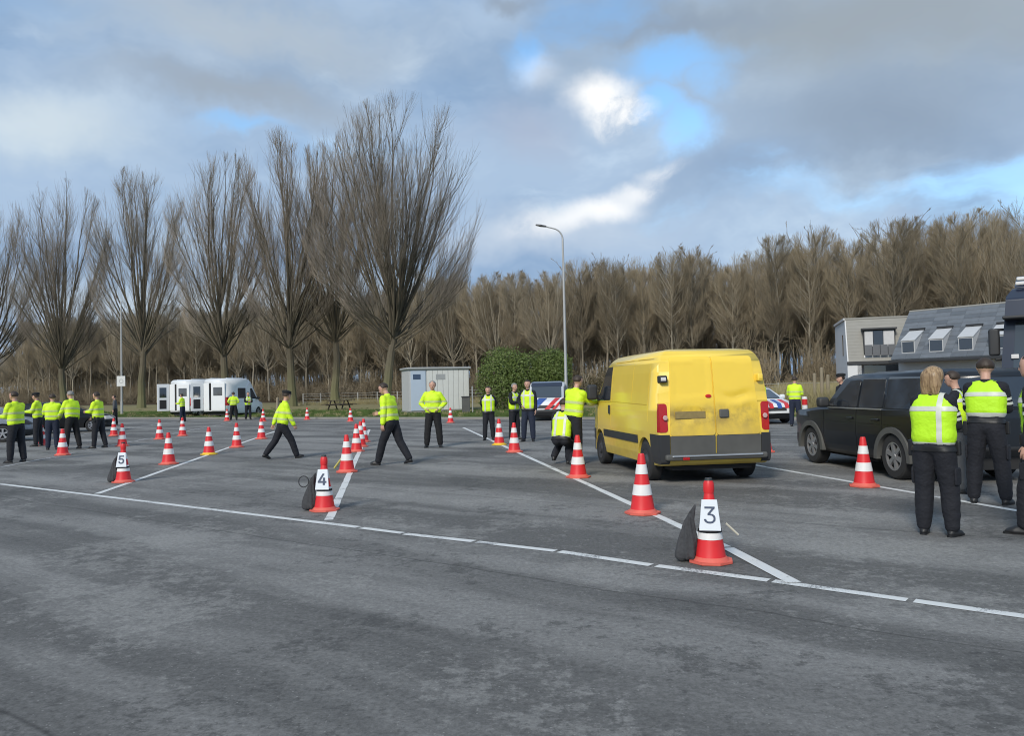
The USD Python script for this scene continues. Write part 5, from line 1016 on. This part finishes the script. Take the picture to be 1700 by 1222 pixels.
for px, py, num, dyaw, sc, lab in ((1180, 933, '3', 2, 1.0, 'nearest and largest cone, its white board reading 3'), (539, 848, '4', -18, 1.0, 'cone whose board reads 4, with a thin strap loop sticking out beside it'), (205, 801, '5', -22, 1.0, 'leftmost of the three numbered cones, its board reading 5')):
    g = ground(px, py); c_ = make_cone(lab, g, dyaw - math.degrees(math.atan2(px - CX, FPX)), None, 'red and white traffic cones', num); UsdGeom.Xformable(c_).AddScaleOp().Set(Gf.Vec3f(.9, .9, .885))
    dd = np.array([-.19, .03]); 
    bag({'3': 'large limp black bag beside the nearest cone, left of its board 3', '4': 'black bag with a thin strap loop left of the board numbered 4', '5': 'small black bag left of the board numbered 5'}[num], (g[0] + dd[0], g[1] + dd[1], .0), 0, H=.60 if num != '3' else .60, w=.095, seed=int(num), loop=num == '4')
g = ground(1180, 933)
t = thing('pale_strap', 'short pale strap hanging from the right side of the cone numbered 3', 'strap', (g[0] + .12, g[1] - .1, 0)); obj('cord', tubes(np.array([[[0, .0, .36], [.03, -.01, .33], [.07, -.02, .29], [.10, -.03, .26]]]), np.full((1, 4), .009), 5), M_cord, t)
g = ground(1138, 918); t = thing('plastic_tag', 'small white strip on the ground left of the cone numbered 3', 'plastic strip', (g[0], g[1], 0)); obj('strip', rbx(-.012, .014, -.01, .01, .0, .15, .006), M_conewhite, t)
g0 = ground(554, 763); g1 = ground(576, 784); e = np.array([g1[0] - .02, g1[1] + .10, .40]); s0 = np.array([g1[0] - .42, g1[1] + .75, .02])
t = thing('yellow_stick', 'pale yellow stick leaning against a cone behind the cone numbered 4', 'stick', (0, 0, 0)); obj('stick', cyl(s0, e, .022, seg=8), M_rod, t)

# ---------------------------------------------------------------- lamp posts
M_post = mat('galvanised_steel', (0.40, 0.40, 0.39), .5, metal=.3, var=.12, scale=3); M_lamphead = mat('lamp_head', (0.11, 0.11, 0.115), .5); M_sign = mat('sign_white', (0.60, 0.60, 0.58), .5, var=.1, scale=20)
def lamp_post(label, px, d, H, arm, sign=None):
    p = at_depth(px, horizon(px), d); z = gz(p[0], p[1])
    t = thing('lamp_post', label, 'lamp post', (p[0], p[1], z - .05))
    obj('pole', lathe([(0, 0), (.105, 0), (.105, 1.1), (.085, 1.25), (.052, H - .6), (0, H - .6)], 14), M_post, t)
    if arm:
        an = np.linspace(0, math.radians(78), 8); r_ = .62
        P_ = [(0, 0, H - .75)] + [(-r_ * (1 - math.cos(a)), 0, H - .62 + r_ * math.sin(a)) for a in an] + [(-1.0, 0, H + .12)]
        P_ = np.array(P_); obj('arm', tubes(P_[None], np.linspace(.05, .034, len(P_))[None], 8), M_post, t)
        obj('lamp_head', Manifold.batch_hull([S((-.92, 0, H + .11), .055, 10, None), S((-1.42, 0, H + .20), .05)] + [S((-1.2, s * .10, H + .16), .05) for s in (-1, 1)]), M_lamphead, t)
    if sign:
        zs = HCAM + (horizon(px) - sign) / FPX * d - z
        sg = obj('sign', rbx(-.36, .36, -.10, -.075, zs - .44, zs + .44, .01), M_sign, t); obj('symbol', lathe([(.13, 0), (.19, 0), (.19, .006), (.13, .006)], 20).rotate((90, 0, 0)).translate((.02, -.101, zs)), M_post, sg)
    return t
lamp_post('tall lamp post with a curved arm between the hedge and the yellow van', 940, 42.0, 10.3, True)
lamp_post('grey post with a small square white sign left of the white vans', 202, 66.0, 10.4, False, sign=632)

# ---------------------------------------------------------------- cabin, hedge, picnic table, fences
M_cabin = mat('cabin_cladding', (0.60, 0.60, 0.57), .55, var=.08, scale=1.5); M_cabin2 = mat('cabin_side', (0.44, 0.44, 0.43), .55, var=.08); M_bluedoor = mat('pale_blue_door', (0.42, 0.49, 0.58), .5, var=.05); M_wood = mat('weathered_wood', (0.055, 0.042, 0.030), .8, var=.3, scale=6); M_fence = mat('fence_grey', (0.34, 0.34, 0.32), .6, var=.2); M_stake = mat('wooden_stake', (0.24, 0.20, 0.14), .85, var=.3)
p0, p1 = at_depth(679, horizon(679), 51.6), at_depth(779, horizon(779), 53.0)
Wc = np.linalg.norm((p1 - p0)[:2]); yawc = math.degrees(math.atan2(*(p1 - p0)[1::-1])); zc = gz(p0[0], p0[1]) - .05; Hc = 2.95
t = thing('utility_cabin', 'grey white utility cabin with a pale blue door behind the standing officer', 'cabin', (p0[0], p0[1], zc), yawc)
obj('wall', bx(0, Wc, 0, 2.4, 0, Hc), M_cabin2, t); obj('plinth', bx(-.04, Wc + .04, -.04, 2.44, 0, .16), M_kerb, t); obj('roof', rbx(-.12, Wc + .12, -.14, 2.5, Hc, Hc + .14, .03), M_post, t)
xs = np.linspace(1.25, Wc - .02, 9)
for a, b in zip(xs, xs[1:]): obj('panel', rbx(a + .012, b - .012, -.035, 0.002, .2, Hc - .06, .008), M_cabin, t)
dr = obj('door', rbx(.12, 1.14, -.05, 0.002, .18, Hc - .1, .01), M_bluedoor, t); obj('door_sign', rbx(.28, .80, -.062, -.045, 2.28, 2.62, .004), mat('dark_sign', (.05, .08, .14), .5), dr); obj('handle', rbx(1.0, 1.06, -.09, -.05, 1.05, 1.2, .01), M_plast, dr)
obj('vent', rbx(1.85, 2.5, -.05, -.034, 2.25, 2.62, .004), M_post, t)
p = at_depth(773, horizon(773), 48.5); t = thing('litter_bin', 'dark square litter bin in front of the right end of the grey cabin', 'bin', (p[0], p[1], gz(p[0], p[1]) - .02), 8)
obj('bin_body', rbx(-.24, .24, -.22, .22, .05, 1.0, .03), M_gplast, t); obj('bin_lid', rbx(-.27, .27, -.25, .25, 1.0, 1.08, .03), M_plast, t); obj('post', cyl((.42, 0, 0), (.42, 0, 1.7), .04), M_post, t)

# evergreen hedge-like bush: trunk and a crown of single leaves
def leaf_mat(name, a, b, tr=.18):
    N = {'oi': ('geometry', {}), 'm': ('mix', {'color1': a, 'color2': b}), 'p': ('principled_bsdf', {'roughness': .5, 'specular_ior_level': .4}), 't': ('translucent_bsdf', {}), 'x': ('mix_closure', {'fac': tr})}
    L = [('oi.random_per_island', 'm.fac'), ('m.color', 'p.base_color'), ('m.color', 't.color'), ('p.BSDF', 'x.closure1'), ('t.BSDF', 'x.closure2')]
    return usdkit.material(stage, '/World/Looks/' + name, N, L, surface='x.closure')
M_leaf = leaf_mat('evergreen_leaf', (0.13, 0.175, 0.045), (0.38, 0.40, 0.16)); M_leaf2 = leaf_mat('dry_leaf', (0.09, 0.07, 0.03), (0.16, 0.15, 0.07))
def leaves(C, N_, s, seed):
    g = np.random.default_rng(seed); n = len(C)
    t1 = nrm(np.cross(N_, nrm(g.normal(0, 1, (n, 3))))); t2 = np.cross(N_, t1); L = s * g.uniform(.6, 1.3, (n, 1)); W_ = L * .45
    v = np.stack([C - t1 * L, C + t2 * W_ + N_ * L * .12, C + t1 * L, C - t2 * W_ + N_ * L * .12], 1).reshape(-1, 3)
    i = np.arange(n) * 4; return v, np.vstack([np.stack([i, i + 1, i + 2], 1), np.stack([i, i + 2, i + 3], 1)])
def leafy(label, px0, px1, top, d, nleaf, s, seed, mat_, name='evergreen_bush', depth=2.2):
    a, b = at_depth(px0, horizon(px0), d), at_depth(px1, horizon(px1), d); cx, hw = (a + b)[0] / 2, (b - a)[0] / 2; z0 = gz(cx, d) - .1; H = HCAM + (horizon((px0 + px1) / 2) - top) / FPX * d - z0
    g = np.random.default_rng(seed); t = thing(name, label, 'bush', (cx, d, z0))
    P_ = []
    lob = [(g.uniform(-.85, .85) * hw, g.uniform(-.5, .5) * depth, g.uniform(.25, .66) * H, g.uniform(.28, .42)) for _ in range(15)] + [(0, 0, H * .45, .55)]
    for x, y, z, r in lob:
        n = int(nleaf / len(lob)); u = nrm(g.normal(0, 1, (n, 3))); rr = g.uniform(.72, 1.03, (n, 1)) * (1 + .18 * (meshkit.noise(u * 3 + x, seed)[:, None] - .5))
        P_.append((np.array([x, y, z]) + u * rr * np.array([hw * r * 1.15, depth * r * 1.2, H * r]), u))
    C = np.vstack([q[0] for q in P_]); U = np.vstack([q[1] for q in P_]); k = (C[:, 2] > .05) & (C[:, 2] < H * 1.02) & (np.abs(C[:, 0]) < hw * 1.05); C, U = C[k], U[k]
    n = nrm(U + g.normal(0, .7, U.shape))
    obj('crown', leaves(C, n, s, seed), mat_, t, smooth=False)
    st = np.stack([np.array([[g.uniform(-.4, .4) * hw, g.uniform(-.3, .3), 0.], [0, 0, 0], [0, 0, 0]]) for _ in range(14)]); st[:, 2] = st[:, 0] + np.column_stack([g.uniform(-.5, .5, 14) * hw, g.uniform(-.4, .4, 14), g.uniform(.5, .85, 14) * H]); st[:, 1] = (st[:, 0] + st[:, 2]) / 2
    obj('stem', tubes(st, np.full((14, 3), 1.) * [.06, .045, .02], 5), M_fbark, t, smooth=False)
leafy('tall dense evergreen bush right of the grey cabin', 760, 946, 574, 53.0, 30000, .085, 4, M_leaf, depth=2.4)
leafy('brownish shrub between the lamp post and the yellow van', 938, 1012, 604, 57.0, 6000, .06, 6, M_leaf2, 'brown_shrub', 1.6)

# picnic table
p = at_depth(563, horizon(563), 62.0); t = thing('picnic_table', 'dark wooden picnic table with benches on the grass', 'picnic table', (p[0], p[1], gz(p[0], p[1])), -24)
for y in (-.30, -.10, .10, .30): obj('table_board', rbx(-.95, .95, y - .09, y + .09, .72, .77, .012), M_wood, t)
for y in (-.82, -.66, .66, .82): obj('bench_board', rbx(-1.1, 1.1, y - .07, y + .07, .42, .47, .012), M_wood, t)
for x in (-.65, .65):
    for s in (-1, 1): obj('leg', Manifold.batch_hull([bx(x - .03, x + .03, s * .60 - .05, s * .60 + .05, 0, .02), bx(x - .03, x + .03, s * .22 - .05, s * .22 + .05, .70, .72)]), M_wood, t)
    obj('cross_beam', bx(x - .035, x + .035, -.88, .88, .36, .418), M_wood, t)
# low wire fence behind the grass
t = thing('wire_fence', 'low grey wire fence with thin posts along the edge of the wood', 'fence', (0, 0, 0))
for i, u in enumerate(np.arange(-62, 16, 2.6)):
    q = site(u, 24.0); z = gz(q[0], q[1]); obj('fence_post', bx(q[0] - .04, q[0] + .04, q[1] - .04, q[1] + .04, z - .1, z + 1.18), M_fence, t)
for zz in (.25, .55, .85, 1.12):
    a, b = site(-62, 24), site(16, 24); obj('wire', tubes(np.array([[[a[0], a[1], gz(a[0], a[1]) + zz], [b[0], b[1], gz(b[0], b[1]) + zz]]]), np.full((1, 2), .014), 4), M_fence, t, smooth=False)
for px, hh in ((460, 1.5), (640, 1.4), (1352, 1.9), (1364, 2.2), (1374, 1.8)):
    d = 50.0 if px < 1000 else 42.0; p = at_depth(px, horizon(px), d); z = gz(p[0], p[1])
    st_lab = {460: 'wooden post at the kerb behind the striding officer', 640: 'wooden post beside the walking officer with the bowed head', 1352: 'left one of three wooden posts left of the off-road car', 1364: 'tallest middle one of three wooden posts left of the off-road car', 1374: 'right one of three wooden posts left of the off-road car'}[px]
    t = thing('wooden_post', st_lab, 'post', (p[0], p[1], z - .05), 20); obj('stake', cyl((0, 0, 0), (0.02, 0, hh), .10, .085, 10), M_stake, t); obj('stake_top', cyl((0.02, 0, hh), (.02, 0, hh + .03), .085, .05, 10), M_stake, t)
p = ground(1337, 704); t = thing('bollard', 'white bollard with a red band beside the off-road car bonnet', 'bollard', p); obj('post', lathe([(0, 0), (.10, 0), (.10, 1.02), (.08, 1.06), (0, 1.07)], 18), M_conewhite, t); obj('red_band', lathe([(.09, .74), (.105, .74), (.105, .97), (.09, .97)], 18), M_redf, t)
# dry grass and tufts
def tuft(seed, n, h, w):
    g = np.random.default_rng(seed); b = np.column_stack([g.normal(0, w, n), g.normal(0, w, n), np.zeros(n)]); ph = g.uniform(0, 6.28, n); e = b + np.column_stack([np.cos(ph) * h * g.uniform(.1, .6, n), np.sin(ph) * h * g.uniform(.1, .6, n), h * g.uniform(.5, 1, n)])
    c = (b + e) / 2 + np.column_stack([0 * ph, 0 * ph, h * .15 * np.ones(n)]); return tubes(bez(b, c, e, 3), np.full((n, 3), 1.) * [.007, .006, .002], 3)
M_dry = mat('dry_grass', (0.30, 0.255, 0.13), .9, var=.3, scale=1.0, world=True); M_green = mat('green_grass', (0.075, 0.115, 0.025), .9, var=.4, scale=.6, world=True)
pts, sc, kd = [], [], []
for _ in range(5200):
    u = gF.uniform(-75, 45); s = abs(gF.gauss(0, 4.5)) + .12; q = site(u, s)
    if abs(q[0]) / q[1] > .75: continue
    pts.append((q[0], q[1], gz(q[0], q[1]) - .02)); k = gF.uniform(.5, 1.3); sc.append((k, k, k * .8)); kd.append(0 if gF.random() > .14 else 1)
instancer('grass_tufts', 'short uneven grass along the kerb', [('green_tuft', [(tuft(1, 26, .16, .10), M_green)]), ('dry_tuft', [(tuft(2, 20, .24, .10), M_dry)])], pts, [gF.uniform(0, 360) for _ in pts], sc, kd)
pts, sc = [], []
for _ in range(900):
    px = gF.uniform(1290, 1450); d = gF.uniform(41, 66); p = at_depth(px, horizon(px), d)
    if site_s(p[0], p[1]) < 3: continue
    pts.append((p[0], p[1], gz(p[0], p[1]))); k = gF.uniform(.6, 1.4); sc.append((k, k, k))
for _ in range(900):
    u = gF.uniform(-60, 10); q = site(u, gF.uniform(20, 29)); pts.append((q[0], q[1], gz(q[0], q[1]))); k = gF.uniform(.3, .8); sc.append((k, k, k))
instancer('tall_dry_grass', 'tall pale dry grass in front of the wood', [('dry_tuft', [(tuft(5, 34, 1.0, .2), M_dry)])], pts, [gF.uniform(0, 360) for _ in pts], sc, [0] * len(pts))

# ---------------------------------------------------------------- the building on the right
M_wallw = mat('white_render', (0.62, 0.63, 0.64), .8, var=.06, scale=.8); M_dorm = mat('dormer_white', (0.44, 0.45, 0.46), .8, var=.1, scale=1.5); M_tan = mat('tan_tiles', (0.27, 0.262, 0.238), .8, var=.12, scale=1.2); M_slate = mat('slate', (0.125, 0.14, 0.16), .65, var=.22, scale=2.2); M_slate2 = mat('slate_dark', (0.095, 0.108, 0.125), .65, var=.22, scale=2.2); M_darkframe = mat('dark_frame', (0.03, 0.032, 0.036), .6); M_curtain = mat('curtain', (0.5, 0.5, 0.5), .8); M_rail = mat('balcony_grey', (0.11, 0.115, 0.125), .6)
O = at_depth(1408, horizon(1408), 72.0)[:2]; wd = np.array([.957, -.29]); bk = np.array([.29, .957]); zb = gz(*O); lift = 0.0
t = thing('motel_building', 'pale building with a slate roof, white dormers and a balcony behind the off-road car', 'building', (O[0], O[1], zb), math.degrees(math.atan2(wd[1], wd[0])))
# local frame: x along the wing front, y away from the camera
EZ, RZ = 2.95, 7.0
wing = ex_side([(0, 0), (5.6, 0), (5.6, RZ), (0, RZ)], 9.5).translate((0, 4.75, 0)) - Manifold.batch_hull([bx(-1, 8, -1, .001, EZ, EZ + .01), bx(-1, 8, -1.0, 1.15, RZ, RZ + .1)]) - bx(1.2, 6, -.1, 1.4, -.1, EZ - .25)
obj('wall', wing, M_wallw, t, label='white side wall of the left wing')
# sloped tiled front of the wing, in overlapping courses of tiles
sl = math.atan2(1.15, RZ - EZ); nrow = 13; 
for r_ in range(nrow):
    z0 = EZ + (RZ - EZ) * r_ / nrow; z1 = EZ + (RZ - EZ) * (r_ + 1) / nrow + .03; y0 = (z0 - EZ) / (RZ - EZ) * 1.15; y1 = (z1 - EZ) / (RZ - EZ) * 1.15
    for c0, c1 in (((.10, 5.6),) if not (3.35 <= z0 + .15 <= 6.05) else ((.10, 1.45), (4.15, 5.6))):
        obj('tile_course', Manifold.batch_hull([bx(c0, c1, y0 - .045, y0 - .005, z0, z0 + .02), bx(c0, c1, y1 - .03, y1 - .005, z1 - .02, z1)]), M_tan, t)
obj('roof', rbx(-.08, 5.75, 1.05, 9.6, RZ - .05, RZ + .12, .03), M_tan, t)
bal = obj('balcony_recess', bx(1.45, 4.15, .12, 1.5, 3.55, 5.95), M_darkframe, t)
obj('balcony_frame', rbx(1.32, 4.28, -.22, .7, 5.85, 6.02, .02), M_darkframe, bal)
for x0, x1, m_ in ((1.55, 2.25, M_curtain), (2.3, 3.1, M_glass), (3.15, 4.05, M_curtain)): obj('window_pane', bx(x0, x1, .04, .118, 4.3, 5.75), m_, bal)
for x in np.arange(1.5, 4.1, .66): obj('rail_panel', rbx(x, x + .62, -.24, -.20, 3.45, 4.45, .01), M_rail, bal)
obj('eave_beam', bx(-.02, 5.7, -.14, .12, EZ - .28, EZ), M_darkframe, t); obj('ground_window', bx(1.6, 5.2, 1.36, 1.39, .3, 2.6), M_glass, t)
obj('side_window', bx(-.03, 0.0, 2.6, 3.2, 3.6, 5.6), M_glass, t); obj('corner_pillar', bx(.85, 1.2, .0, .4, 0, EZ - .28), M_wallw, t)
obj('gutter_trim', Manifold.batch_hull([bx(-.12, -.001, 1.0, 1.2, RZ - .1, RZ + .12), bx(-.12, -.001, 9.2, 9.5, RZ - .1, RZ + .12)]), M_curtain, t)
# main roof running towards the camera: its own direction
e2 = np.array([.6, -.8]); S0 = O + wd * 5.4; out = np.array([-.8, -.6])
t2 = thing('roofed_wing', 'long slate roof with white dormers beside the pale building', 'building', (S0[0], S0[1], zb), math.degrees(math.atan2(e2[1], e2[0])))
# local: x along the roof towards the camera, y to the left of that (away); the eave lies at y = -RUN... the side facing the lens is -y
RUN, LEN, RZ2 = 3.7, 15.0, 7.35
side = -1 if (np.array([-e2[1], e2[0]]) @ out) < 0 else 1
ny = 12
for r_ in range(ny):
    f0, f1 = r_ / ny, (r_ + 1) / ny + .015
    a0, a1 = side * RUN * (1 - f0), side * RUN * (1 - f1); z0, z1 = EZ + (RZ2 - EZ) * f0, EZ + (RZ2 - EZ) * f1
    for c in np.arange(0, LEN, 1.25):
        obj('slate_panel', Manifold.batch_hull([bx(c + .005, c + 1.245, *sorted((a0, a0 + side * .05)), z0, z0 + .05), bx(c + .005, c + 1.245, *sorted((a1, a1 + side * .02)), z1, z1 + .03)]), M_slate if (r_ * 7 + int(c * 3)) % 3 else M_slate2, t2)
obj('wall', Manifold.batch_hull([bx(0, LEN, *sorted((side * (RUN - .06), 0)), EZ - .05, EZ), bx(0, LEN, *sorted((0, side * .06)), RZ2 - .12, RZ2 - .08)]) + bx(0, LEN, *sorted((side * (RUN - 1.3), -side * 4)), 0, EZ - .05), M_wallw, t2)
obj('back_roof', Manifold.batch_hull([bx(0, LEN, *sorted((0, side * .05)), RZ2 - .1, RZ2), bx(0, LEN, *sorted((-side * 4.2, -side * 4)), EZ, EZ + .1)]), M_slate2, t2)
obj('ridge_cap', cyl((0, 0, RZ2 + .03), (LEN, 0, RZ2 + .03), .09, seg=8), M_tan, t2)
obj('eave', rbx(-.1, LEN, *sorted((side * (RUN - .3), side * (RUN + .25))), EZ - .3, EZ - .06, .03), M_darkframe, t2)
for c in np.arange(.8, LEN, 2.35):
    yf = side * (RUN - .35)
    zt = 5.55; yb = side * RUN * (1 - (zt - EZ) / (RZ2 - EZ))
    body = Manifold.batch_hull([bx(c, c + 1.15, *sorted((yf, yf - side * .02)), EZ + .35, 4.55), bx(c, c + 1.15, *sorted((yb, yb - side * .02)), zt - .05, zt)])
    dm = obj('dormer', body, M_dorm, t2); obj('dormer_window', bx(c + .08, c + 1.07, *sorted((yf + side * .03, yf)), 3.55, 4.45), M_glass, dm); obj('dormer_cap', rbx(c - .05, c + 1.25, *sorted((yb + side * .25, yb - side * .15)), zt - .04, zt + .16, .02), M_darkframe, dm)
    obj('dormer_roof', Manifold.batch_hull([bx(c - .04, c + 1.19, *sorted((yf + side * .06, yf)), 4.552, 4.60), bx(c - .04, c + 1.19, *sorted((yb + side * .05, yb)), zt - .04, zt + .02)]), M_dorm, dm)
